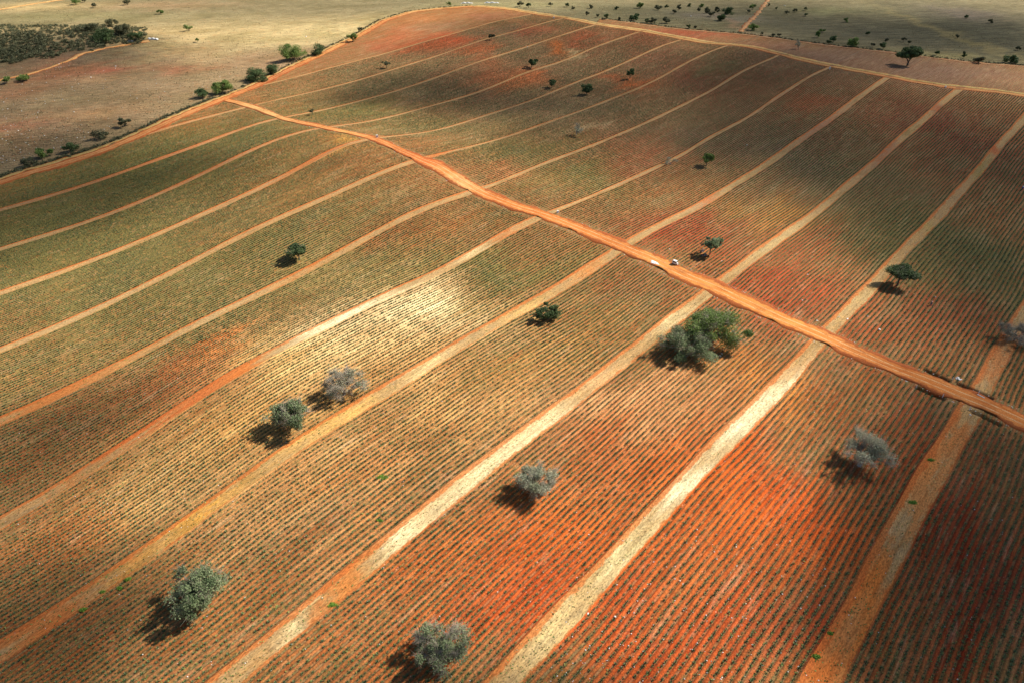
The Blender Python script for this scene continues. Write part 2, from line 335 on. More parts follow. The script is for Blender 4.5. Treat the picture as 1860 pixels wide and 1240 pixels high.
FB = [  # near side of the road
(250,480,260,120,(.4,.31,.165),.75,.9),(60,420,200,80,(.32,.26,.13),.85,.85),(500,420,150,60,(.36,.27,.14),.75,.8),(600,330,120,50,(.4,.25,.12),.5,.7),
(680,290,50,20,(.42,.2,.1),.4,.6),(250,310,260,50,(.24,.2,.09),.75,.9),(450,240,120,30,(.22,.18,.085),.7,.8),(620,255,40,12,YL,.35,.8),
(420,420,60,16,(.5,.3,.13),.4,.6),(780,420,90,30,(.47,.22,.1),.35,.7),(700,480,120,40,(.36,.28,.13),.6,.7),(880,400,80,25,(.36,.22,.1),.5,.6),
(620,500,200,50,(.5,.41,.22),.5,.7),(350,560,260,70,(.42,.31,.165),.7,.7),(120,650,160,50,(.4,.27,.14),.55,.7),
(370,650,60,30,OR,.15,.95),(300,700,120,35,(.44,.15,.07),.3,.85),(200,790,160,60,(.3,.14,.07),.4,.8),(60,860,140,60,(.26,.12,.06),.4,.8),
(540,640,170,55,(.7,.55,.29),.2,.9),(440,760,170,70,(.68,.47,.22),.2,.8),(260,900,190,80,(.62,.46,.24),.25,.8),(120,960,110,50,(.44,.18,.07),.3,.7),
(740,570,150,62,PA,.06,.97),(690,640,120,45,(.76,.64,.4),.1,.7),(870,560,70,30,(.5,.4,.2),.4,.6),(930,490,130,30,(.33,.29,.13),.7,.8),(1050,440,70,25,(.4,.22,.1),.4,.6),
(560,900,200,80,(.6,.42,.23),.25,.8),(820,700,190,80,(.66,.46,.24),.2,.8),(1000,640,120,60,(.5,.33,.15),.45,.8),(1100,560,110,45,(.42,.27,.13),.55,.8),(1180,510,80,25,(.38,.17,.08),.45,.7),
(330,1150,230,90,(.4,.21,.1),.3,.8),(100,1160,150,60,(.32,.14,.06),.35,.8),(560,990,110,50,(.5,.34,.2),.25,.7),(700,860,100,50,(.58,.33,.16),.3,.7),
(1180,740,160,60,(.66,.44,.27),.15,.85),(1080,830,150,60,(.56,.25,.12),.15,.7),(1000,1000,240,110,OR,.1,.9),(1000,1150,220,90,(.5,.14,.05),.15,.9),(700,1120,140,70,(.46,.22,.1),.25,.7),
(1330,640,90,45,(.52,.3,.14),.25,.6),(1380,700,90,50,(.6,.3,.1),.12,.8),(1300,900,170,110,(.62,.21,.06),.08,.95),(1450,900,120,100,(.58,.17,.05),.08,.9),
(1250,1130,190,90,(.47,.15,.06),.12,.9),(1550,700,110,45,(.42,.19,.08),.35,.7),(1600,780,90,40,(.36,.18,.1),.4,.6),(1450,1150,110,90,(.36,.1,.05),.3,.8),
(1760,950,130,170,(.3,.08,.035),.25,.9),(1800,1150,140,120,(.28,.06,.025),.25,.95),(1800,820,110,50,(.3,.15,.09),.45,.6),
# far side: dark grey soils, part of the shade put into their colour
(1250,420,110,40,(.4,.1,.05),.3,.9),(1400,520,110,60,(.42,.12,.055),.25,.95),(1480,440,80,40,(.36,.13,.06),.35,.8),(1400,380,90,22,(.5,.3,.1),.4,.7),
(1600,600,110,50,(.42,.16,.08),.35,.8),(1700,560,70,50,(.4,.13,.07),.3,.7),(1620,430,110,60,(.24,.18,.09),.7,.8),(1750,450,100,90,(.22,.18,.09),.7,.9),
(1820,300,80,90,(.2,.12,.07),.5,.8),(1700,230,120,50,(.3,.09,.06),.35,.85),(1500,230,120,60,(.27,.15,.1),.45,.8),(1440,290,90,50,(.24,.2,.18),.5,.8),(1560,320,110,50,(.25,.2,.14),.6,.6),
(1260,250,80,40,(.28,.23,.19),.5,.8),(1340,210,80,30,(.3,.2,.14),.4,.7),(1380,140,90,30,(.34,.16,.1),.35,.7),(1250,140,60,22,(.42,.13,.08),.25,.85),(1470,180,40,14,RD,.2,.5),
(1130,270,110,40,(.46,.2,.13),.3,.85),(960,270,120,30,(.3,.24,.11),.7,.8),(1050,330,120,25,(.32,.26,.12),.7,.8),(1180,340,80,25,(.42,.2,.1),.4,.6),(900,310,70,18,(.5,.26,.15),.3,.7),(1080,235,35,9,PA,.2,.6),
(1000,200,200,40,(.31,.25,.18),.45,.85),(850,240,140,22,(.36,.27,.16),.5,.7),(760,230,140,22,(.28,.23,.12),.6,.7),(640,200,110,20,(.25,.24,.1),.8,.7),
(790,165,60,12,(.1,.06,.05),.3,.7),(850,172,60,8,(.16,.1,.07),.3,.7),(740,170,40,8,PA,.3,.5),(700,150,130,18,(.25,.21,.14),.55,.8),(560,180,80,12,(.36,.28,.15),.5,.7),  # starts with a near-black band: shadow painted into the soil colour
(960,110,380,60,(.29,.23,.18),.4,.75),(900,130,60,18,(.48,.22,.13),.2,.8),(950,145,40,12,(.52,.21,.1),.15,.9),(1150,152,42,12,(.6,.24,.11),.12,.95),(1105,140,20,10,(.52,.2,.1),.15,.8),(1010,88,24,10,(.64,.26,.1),.1,.95),(1060,72,26,14,(.5,.18,.1),.15,.9),(1040,100,14,6,PA,.2,.6),
(810,72,50,10,(.56,.16,.08),.12,.9),(780,85,60,9,(.52,.19,.1),.15,.8),(870,95,30,8,(.52,.2,.1),.15,.8),(740,55,45,8,(.52,.24,.14),.1,.6),(710,72,26,7,(.5,.2,.12),.1,.6),(790,50,60,7,(.34,.26,.19),.3,.6),(690,90,40,8,(.44,.2,.13),.2,.7),(760,35,40,6,(.5,.3,.17),.1,.6),(890,28,50,6,(.38,.24,.17),.2,.8),(960,55,30,7,(.46,.15,.09),.2,.8),(920,60,50,8,(.28,.2,.16),.4,.6),(1150,70,50,12,(.38,.17,.11),.3,.7),(1190,105,60,14,(.36,.16,.12),.3,.7),(1300,120,30,10,(.2,.17,.09),.6,.6),
# ploughed strip under the fence
(1500,100,140,18,(.25,.19,.16),.2,.95),(1700,130,180,24,(.25,.18,.15),.2,.95),(1250,62,100,8,(.42,.15,.09),.2,.9),(1400,85,60,8,(.4,.26,.19),.2,.8)]
GB = [(250,170,260,70,(.36,.26,.14),.15,.95),(60,240,150,50,(.22,.15,.08),.15,.9),(420,60,260,28,(.58,.46,.23),.35,.95),(620,60,140,22,(.62,.5,.25),.4,.9),(330,100,90,14,(.5,.36,.17),.3,.7),(500,110,120,18,(.38,.25,.14),.2,.8),
(120,110,150,26,(.13,.1,.06),.1,.95),(110,130,90,12,(.36,.17,.08),.1,.8),(30,170,70,14,(.36,.17,.08),.1,.7),(200,128,40,5,(.4,.15,.08),.1,.9),(160,145,60,5,(.5,.32,.16),.1,.6),
(150,55,200,10,(.5,.36,.17),.3,.8),(100,30,200,8,(.3,.27,.12),.3,.7),(60,12,120,6,(.6,.46,.22),.3,.8),(300,10,120,6,(.45,.3,.16),.3,.6),
(160,205,90,10,(.42,.27,.13),.1,.7),(330,125,50,6,(.48,.22,.12),.1,.8),(20,228,60,10,(.34,.15,.08),.1,.6),(100,180,100,10,(.3,.24,.12),.2,.6),
(950,8,160,8,(.4,.36,.18),.5,.9),(1200,25,200,24,(.23,.21,.105),.7,.95),(1400,40,160,30,(.22,.2,.1),.8,.95),(1600,60,220,45,(.17,.155,.08),.9,.95),(1800,60,180,60,(.125,.12,.06),.8,.95),(1300,30,80,8,(.3,.25,.2),.4,.5),  # upper right pasture: olive, darkened in colour to stand in for shade
(1720,60,16,40,(.42,.34,.13),.5,.5),(1340,45,12,18,(.5,.3,.18),.2,.5),(1750,25,60,10,(.2,.16,.13),.6,.6),(1500,20,80,6,(.24,.24,.1),.5,.6),(1700,100,120,8,(.38,.33,.13),.8,.6)]
CR, CG = (.68,.54,.32), (.5,.4,.26)
LB = [(200,290,400,60,(.54,.3,.17),.75,.95),(300,470,400,90,(.56,.38,.2),.5,.9),(560,280,60,30,(.5,.22,.1),.85,.9),(150,560,200,60,(.6,.46,.27),.4,.7),(200,700,120,50,(.56,.34,.16),.7,.9),(60,740,80,30,(.55,.26,.1),.8,.8),(500,510,120,30,(.56,.36,.18),.6,.7),
(640,565,150,40,(.93,.86,.62),.0,.98),(850,470,60,20,(.8,.66,.42),.15,.9),(920,430,50,15,(.58,.33,.17),.6,.9),(400,680,60,35,(.66,.28,.1),1.,1.),(320,740,70,30,(.6,.22,.09),1.,.95),(180,840,90,30,(.5,.32,.16),.6,.9),(60,930,70,30,(.42,.28,.15),.5,.8),
(760,670,130,45,(.8,.64,.38),.15,.95),(950,565,60,25,(.72,.52,.25),.3,.9),(1060,490,60,25,(.62,.36,.17),.6,.9),(560,800,120,45,(.72,.5,.22),.3,.95),(380,930,120,50,(.68,.42,.13),.45,.95),(230,1040,90,35,(.64,.38,.13),.5,.95),(60,1150,100,45,(.6,.24,.08),1.,.95),(170,1090,50,16,(.46,.36,.24),.1,.9),(110,1150,40,16,(.42,.34,.22),.1,.8),
(1230,570,50,30,(.82,.7,.46),.2,.9),(1100,680,90,45,(.68,.48,.28),.4,.9),(1000,760,80,50,(.84,.7,.46),.2,.9),(930,820,110,50,(.88,.78,.54),.1,.95),(820,900,60,35,(.88,.76,.52),.15,.9),(690,1000,80,40,(.56,.3,.12),.8,.95),(600,1075,40,20,(.46,.22,.09),.95,.9),(540,1130,60,30,(.82,.72,.48),.0,.95),(450,1220,50,30,(.52,.34,.17),.5,.9),
(1440,660,40,25,(.7,.5,.3),.5,.8),(1390,710,60,50,(.86,.78,.56),.05,.9),(1350,770,60,50,(.9,.82,.6),.05,.9),(1250,870,60,55,(.9,.82,.6),.1,.9),(1150,980,70,60,(.8,.7,.45),.05,.9),(1000,1130,120,110,(.7,.6,.36),.05,.95),
(1710,770,40,60,(.62,.3,.12),1.,.95),(1665,860,60,80,(.66,.33,.13),1.,.95),(1570,1050,70,120,(.68,.28,.08),1.,.97),(1480,1200,80,90,(.6,.22,.06),1.,.97),(1622,925,14,28,(.8,.66,.44),.0,.9),
(800,140,400,90,(.42,.32,.19),.35,.8),(900,240,150,25,(.5,.33,.18),.5,.6),(780,287,50,12,(.56,.26,.12),.9,.9),(1150,330,150,40,(.46,.33,.19),.4,.8),(1350,320,120,60,(.46,.36,.2),.35,.8),(1240,385,50,20,(.42,.35,.22),.2,.7),(1280,375,60,20,(.46,.24,.14),.7,.7),
(1480,220,70,50,(.42,.25,.17),.5,.8),(1400,420,60,45,(.5,.42,.25),.12,.9),(1500,355,40,25,(.46,.36,.2),.3,.8),(1600,270,60,40,(.36,.22,.15),.6,.8),(1690,185,30,20,(.34,.18,.13),.7,.8),(1530,560,40,30,(.52,.42,.24),.15,.9),(1620,450,40,40,(.46,.34,.18),.4,.8),(1650,420,30,30,(.4,.36,.14),.2,.6),(1760,300,40,60,(.34,.29,.12),.25,.9),(1780,265,20,10,(.44,.16,.09),.9,.9),(1840,200,30,25,(.32,.28,.12),.1,.9),(1800,620,40,60,(.46,.27,.14),.7,.9),(1850,500,30,50,(.3,.16,.09),.7,.8)]

# ------------------------------------------------------------------ field sheet: real furrows between the lanes
NR = 27
_mc = (mu + md) / 2; _o, _s = off_s(_mc[:, 0], _mc[:, 1]); _q = np.argsort(_o); RO, RS = _o[_q], _s[_q]
def lhw(k, s):                        # half width of lane k: the lanes beyond the road are narrower
    f = np.clip((s - np.interp(LOFF[k], RO, RS)) / 25. + .3, 0, 1)
    near = 2.35 if k > 7 else 2.1 if k > 3 else 1.7; near = 2.7 if k == 11 else near; farw = 2.05 if k >= 8 else 1.2
    return near * (1 - f) + farw * f + .12 * np.sin(s / 13. + k) + .1 * np.sin(s / 4.7 + 2 * k)
NL = len(LOFF)
cols = []     # (block, fraction inside it, row coordinate)
for k in range(NL - 1):
    for i in range(NR * 4 + 1): cols.append((k, i / (4. * NR), i / 4. - .5 + 1000))
cols += [(NL - 1, i * 1.2 / 4, i / 4. + 999.5) for i in range(4 * 20)]
cols = [(-1, -(4 * 110 - i) * 1.2 / 4, 890 + i / 4. - .5) for i in range(4 * 110 + 1)] + cols
ck = np.array([c[0] for c in cols]); cu = np.array([c[1] for c in cols]); crow = np.array([c[2] for c in cols])
DITCH = [plan(d_) for d_ in ([(1682, 671), (1700, 680), (1722, 690)], [(1741, 696), (1760, 704), (1776, 711), (1800, 722)], [(1664, 702), (1688, 713), (1713, 723)], [(1766, 746), (1785, 755), (1815, 770)])]
_ds = off_s(*np.vstack(DITCH).T)[1]
srow = np.r_[np.arange(-70, _ds.min() - 4, 2.6), np.arange(_ds.min() - 4, _ds.max() + 4, .4), np.arange(_ds.max() + 4, 660, 2.6)]
def carve(X, Y):
    c = np.zeros(X.shape)
    for D in DITCH: c = np.maximum(c, np.exp(-(dist_poly(X, Y, D) / .55) ** 2))
    return 1.3 * c
def offm(k, u, s):
    if k < 0: return LOFF[0] - lhw(0, s) + u
    if k == NL - 1: return lo_(k, s) + lhw(k, s) + u
    a = lo_(k, s) + lhw(k, s); b = lo_(k + 1, s) - lhw(k + 1, s); return a + (b - a) * u
def wobble(O, S): return .35 * np.sin(S / 17. + O / 9.) * np.cos(S / 41.)           # drivers never steer quite straight
def sheet(O, S, zfun):
    O = O + wobble(O, S); X, Y = xy(O, S); return X, Y, zfun(X, Y)
def grid_faces(n, m, keep):
    I, J = np.nonzero(keep); a = I * m + J
    return np.c_[a, a + m, a + m + 1, a + 1]
def compact(V, F, at):
    used = np.unique(F); mp = np.full(len(V), -1); mp[used] = np.arange(len(used))
    return V[used], mp[F], {k: (t, d[used]) for k, (t, d) in at.items()}
def fz(X, Y):
    ph = np.cos(2 * np.pi * crow)[:, None]
    amp = .17 * np.clip((dist_poly(X, Y, ROADP, True) - .5) / 2., 0, 1) * np.where(inpoly(X, Y, ROADP), 0, 1)
    return hz(X, Y) - ph * amp - carve(X, Y)
O = np.array([offm(k, u, srow) for k, u in zip(ck, cu)]); S = np.broadcast_to(srow, O.shape)
X, Y, Z = sheet(O, S, fz)
cx = (X[:-1, :-1] + X[1:, 1:]) / 2; cy = (Y[:-1, :-1] + Y[1:, 1:]) / 2
inF = inpoly(cx, cy, FIELD) | inpoly(cx, cy, STRIP)
gap = ck[1:] != ck[:-1]                # the jump over a lane
keep = inF & ~(gap[:, None] & inpoly(cx, cy, FIELD))
F = grid_faces(len(cols), len(srow), keep)
tint = blobs(X.ravel(), Y.ravel(), (.36, .21, .11), FB, .4)
at = {'tint': ('FLOAT_COLOR', tint), 'row': ('FLOAT', np.repeat(crow, len(srow)))}
V = np.c_[X.ravel(), Y.ravel(), Z.ravel()]
V, F, at = compact(V, F, at)
tag(obj('field', V, F, MF, attrs=at, smooth=True), kind='structure')
# lanes
VV, FF, TT, RR = [], [], [], []; nb = 0
lt = np.linspace(-1, 1, 9)
for k, lo in enumerate(LOFF):
    prof = np.array([-.0, .06, .05, .0, .05, .0, .05, .06, 0])
    O = lo_(k, srow)[None] + lt[:, None] * lhw(k, srow)[None]; S = np.broadcast_to(srow, O.shape)
    X, Y, Z = sheet(O, S, lambda X, Y: hz(X, Y) + prof[:, None] - carve(X, Y))
    Z[0] = Z[0] + .12; Z[-1] = Z[-1] + .12
    # pastures strip has only a few lanes
    cx = (X[:-1, :-1] + X[1:, 1:]) / 2; cy = (Y[:-1, :-1] + Y[1:, 1:]) / 2
    keep = inpoly(cx, cy, FIELD)
    f = grid_faces(9, len(srow), keep)
    if not len(f): continue
    VV.append(np.c_[X.ravel(), Y.ravel(), Z.ravel()]); FF.append(f + nb); nb += X.size
    TT.append(blobs(X.ravel(), Y.ravel(), (.48, .36, .2), LB, .4)); RR.append(np.repeat(lt, len(srow)))
V, F, at = compact(np.vstack(VV), np.vstack(FF), {'tint': ('FLOAT_COLOR', np.vstack(TT)), 'row': ('FLOAT', np.hstack(RR))})
tag(obj('path', V, F, ML, attrs=at, smooth=True), kind='structure')

# ------------------------------------------------------------------ ground sheet out to the horizon
def warp(n, near, far, c0, c1):
    mid = np.arange(c0, c1 + .1, near); g = near * 1.12 ** np.arange(1, n); g = np.cumsum(g)
    return np.r_[(c0 - g)[::-1], mid, c1 + g]
ax = warp(46, 4., 0, -560, 600); ay = warp(46, 4., 0, -100, 1000)
X, Y = np.meshgrid(ax, ay, indexing='ij'); x = X.ravel(); y = Y.ravel()
z = hz(x, y)
fi = (inpoly(x, y, FIELD) | inpoly(x, y, STRIP)); de = np.minimum(dist_poly(x, y, FIELD, True), 1e9)
z = z - .12 - np.where(fi, np.where(de > 9, 2.2, .5), 0)
far = np.clip((np.hypot(x, y) - 700) / 1500, 0, 1)
z = z + far * 25 * np.sin(x / 430. + 1) * np.cos(y / 520.)
tint = blobs(x, y, (.28, .24, .125), GB, .3, (1.12, 1.14, 1.1))
F = grid_faces(len(ax), len(ay), np.ones((len(ax) - 1, len(ay) - 1), bool))
tag(obj('ground', np.c_[x, y, z], F, MG, attrs={'tint': ('FLOAT_COLOR', tint)}, smooth=True), kind='structure')

# ------------------------------------------------------------------ roads
def strip(name, U, D, cross, mat, tints, rise=.16, noise=.0, base=(.62,.3,.12), narrow=1.):
    """ribbon between two plan polylines; cross = [(t, dz)] over -1..1"""
    n = max(len(U) * 10, 60)
    def rs(P):
        seg = np.arange(len(P)); t = np.linspace(0, len(P) - 1, n); return np.c_[np.interp(t, seg, P[:, 0]), np.interp(t, seg, P[:, 1])]
    U = rs(U); D = rs(D); m_ = (U + D) / 2; U = m_ + (U - m_) * narrow; D = m_ + (D - m_) * narrow
    for _ in range(3):
        U[1:-1] = (U[:-2] + 2 * U[1:-1] + U[2:]) / 4; D[1:-1] = (D[:-2] + 2 * D[1:-1] + D[2:]) / 4
    mid = (U + D) / 2; s = np.r_[0, np.cumsum(np.hypot(*np.diff(mid, axis=0).T))]
    V, R, S = [], [], []
    for t, dz in cross:
        P = mid + (D - U) / 2 * t
        if abs(t) >= .9:
            P = P + (D - U) / np.linalg.norm(D - U, axis=1)[:, None] * np.sign(t) * (.55 * np.sin(s / 3.1 + t) + .4 * np.sin(s / 1.3 + 2 * t) + .5 * np.sin(s / 7.7 + 3 * t))[:, None]
        V.append(np.c_[P, hz(P[:, 0], P[:, 1]) + dz + noise * np.sin(s / 2.3 + t * 5)]); R.append(np.full(n, t)); S.append(s)
    V = np.vstack(V); m = len(cross)
    f = grid_faces(m, n, np.ones((m - 1, n - 1), bool))
    tn = blobs(V[:, 0], V[:, 1], base, tints)
    return tag(obj(name, V, f, mat, attrs={'tint': ('FLOAT_COLOR', tn), 'row': ('FLOAT', np.hstack(R)), 'along': ('FLOAT', np.hstack(S))}, smooth=True), kind='structure')
RT = [(500,200,110,25,(.66,.5,.27),0,.95),(620,240,60,15,(.68,.44,.2),0,.8),(720,270,50,20,(.6,.26,.1),0,.9),(770,293,40,15,(.64,.22,.08),0,.9),(830,330,60,25,(.78,.55,.32),0,.8),(1000,395,150,40,(.66,.32,.12),0,.8),(1200,478,100,35,(.72,.42,.18),0,.8),(1400,560,200,70,(.72,.4,.15),0,.8),(1700,700,200,70,(.6,.29,.11),0,.8)]
CR1 = [(-1.12, -.4), (-1., .12), (-.8, .2), (-.5, .17), (-.3, .13), (0, .2), (.3, .13), (.5, .17), (.8, .2), (1., .12), (1.12, -.4)]
strip('road', mu, md, CR1, MR, RT, noise=.02, narrow=.84)
def offset(P, d):
    T = np.gradient(P, axis=0); T /= np.linalg.norm(T, axis=1)[:, None]; return P + np.c_[-T[:, 1], T[:, 0]] * d
PT = [(100,300,250,60,(.5,.27,.13),0,.9),(330,212,60,15,(.52,.3,.15),0,.8),(500,140,100,20,(.48,.2,.09),0,.9),(620,80,80,20,(.66,.4,.18),0,.9),(780,18,80,10,(.7,.5,.26),0,.9)]
perim = np.vstack([perL, perT[1:], top[1:]])
pl2 = resample(np.vstack([perL, perT[1:]]), 60); tp2 = resample(top, 60)
strip('road', offset(pl2, 3.4), offset(pl2, -3.0), CR1, MR, PT, noise=.02)
strip('road', offset(tp2, 3.5), offset(tp2, -2.6), CR1, MR, [(1100,50,200,10,(.64,.5,.26),0,.9),(1400,95,60,10,(.6,.3,.13),0,.8),(1650,148,250,20,(.58,.32,.14),0,.9)], noise=.02, base=(.6,.42,.2))
# blond grass verges
strip('path', offset(tp2, 8.2), offset(tp2, 3.4), [(-1.1, -.4), (-1, .1), (-.4, .22), (.3, .2), (1, .1), (1.1, -.4)], ML, [(1100,40,400,30,(.6,.5,.26),0,.9),(1700,145,300,30,(.5,.42,.2),0,.95)], base=(.62,.48,.24))
strip('path', offset(pl2, 6.2), offset(pl2, 3.3), [(-1.1, -.4), (-1, .1), (-.4, .2), (.3, .2), (1, .1), (1.1, -.4)], ML, [(200,260,300,60,(.45,.36,.17),0,.9)], base=(.52,.4,.2))
fp = resample(fen, 50)
strip('path', offset(fp, 2.2), offset(fp, -2.2), [(-1.1, -.4), (-1, .1), (0, .18), (1, .1), (1.1, -.4)], ML, [(1600,95,400,30,(.42,.3,.2),.1,.95)], base=(.46,.33,.2))
tk = plan([(1345,58),(1360,40),(1378,22),(1395,0),(1415,-20)]); strip('path', offset(tk, 1.8), offset(tk, -1.8), [(-1.1, -.4), (-1, .1), (0, .15), (1, .1), (1.1, -.4)], ML, [], base=(.52, .34, .2))
tk = plan([(-60,165),(0,145),(60,133),(120,112),(150,97),(200,86),(270,74)]); strip('path', offset(tk, 1.5), offset(tk, -1.5), [(-1.1, -.5), (-1, .1), (0, .15), (1, .1), (1.1, -.5)], ML, [], base=(.56, .38, .2))
tk = plan([(-60,26),(0,17),(60,7),(125,-2),(200,-12)]); strip('path', offset(tk, 3), offset(tk, -3), [(-1.1, -.5), (-1, .1), (0, .15), (1, .1), (1.1, -.5)], ML, [], base=(.66, .52, .28))

# ------------------------------------------------------------------ unseen clouds added high above to shade the fields and darken the frame's corners
def shade_cloud(px, py, rx, ry, dens, seed):
    import bmesh
    P = G1(px, py); s_ = pxscale(P); th = math.atan2(H - P[2], math.hypot(P[0], P[1])); hc = 820.
    c = Vector((P[0], P[1], P[2])) + SD * (hc / SD.z)
    bm = bmesh.new(); bmesh.ops.create_icosphere(bm, subdivisions=4, radius=1); r = random.Random(seed); ph = [r.uniform(0, 6.3) for _ in range(6)]
    for v in bm.verts:
        a_ = math.atan2(v.co.y, v.co.x); k = 1 + .13 * math.sin(3 * a_ + ph[0]) + .08 * math.sin(5 * a_ + ph[1]) + .06 * math.sin(9 * a_ + ph[2] + 3 * v.co.z) + .05 * math.sin(7 * v.co.x + 6 * v.co.y + ph[3])
        v.co *= k; v.co.z *= 1 + .25 * math.sin(6 * v.co.x + ph[4]) * math.sin(5 * v.co.y + ph[5])
        if v.co.z < 0: v.co.z *= .6
        v.co.z *= max(0, 1 - min(1, (v.co.x ** 2 + v.co.y ** 2) / (k * k))) ** 1.1
    me = bpy.data.meshes.new('shade_cloud'); bm.to_mesh(me); bm.free()
    for p_ in me.polygons: p_.use_smooth = True
    m = bpy.data.materials.new('shade_cloud_vapour'); m.use_nodes = True; n = m.node_tree.nodes; n.remove(n['Principled BSDF'])
    v_ = n.new('ShaderNodeVolumePrincipled'); v_.inputs['Color'].default_value = (.95, .96, 1, 1); v_.inputs['Density'].default_value = dens
    v_.inputs['Anisotropy'].default_value = .4; m.node_tree.links.new(v_.outputs[0], n['Material Output'].inputs['Volume'])
    me.materials.append(m); o = bpy.data.objects.new('shade_cloud', me); C.objects.link(o); o.location = c
    o.scale = (rx / s_, min(ry / (s_ * math.sin(th)), 260), 34)
    tag(o, None, None, None, 'structure')
for i, a_ in enumerate([(1980,1130,480,440,.05),(1800,330,560,330,.024),(1150,180,460,110,.016),(40,160,330,130,.008),(60,350,320,120,.022),(-80,1230,360,230,.034),(20,830,230,150,.014),(900,1400,800,190,.03),(1560,60,600,80,.018),(1000,60,300,46,.01),(780,165,220,45,.013),(1780,900,240,300,.016),(1850,700,200,200,.016)]):
    shade_cloud(*a_, i)
# ------------------------------------------------------------------ trees and shrubs
def tubes(segs, sides=4):
    """segs: array (n, 8) = p0 xyz, p1 xyz, r0, r1"""
    s = np.asarray(segs, float); n = len(s)
    d = s[:, 3:6] - s[:, :3]; L = np.linalg.norm(d, axis=1); d /= np.maximum(L, 1e-6)[:, None]
    up = np.where(abs(d[:, 2:3]) > .9, np.array([[1., 0, 0]]), np.array([[0, 0, 1.]]))
    a = np.cross(d, up); a /= np.linalg.norm(a, axis=1)[:, None]; b = np.cross(d, a)
    th = np.arange(sides) * 2 * np.pi / sides
    ring = a[:, None] * np.cos(th)[None, :, None] + b[:, None] * np.sin(th)[None, :, None]
    V = np.concatenate([s[:, None, :3] + ring * s[:, None, 6:7], s[:, None, 3:6] + ring * s[:, None, 7:8]], 1).reshape(-1, 3)
    base = (np.arange(n) * 2 * sides)[:, None]
    F = np.concatenate([np.c_[base + i, base + (i + 1) % sides, base + sides + (i + 1) % sides, base + sides + i] for i in range(sides)], 0)
    return V, F
def leaves(P, size, rng, v, squash=.6):
    n = len(P); nrm = rng.normal(size=(n, 3)); nrm[:, 2] = abs(nrm[:, 2]) + .3; nrm /= np.linalg.norm(nrm, axis=1)[:, None]
    a = np.cross(nrm, rng.normal(size=(n, 3))); a /= np.linalg.norm(a, axis=1)[:, None]; b = np.cross(nrm, a)
    sz = size * rng.uniform(.55, 1.3, n)[:, None]
    V = np.stack([P - a * sz, P - b * sz * squash, P + a * sz, P + b * sz * squash], 1).reshape(-1, 3)
    F = np.arange(n * 4).reshape(-1, 4)
    return V, F, np.repeat(v, 4)
BARE = []      # ground around each tree that is not planted
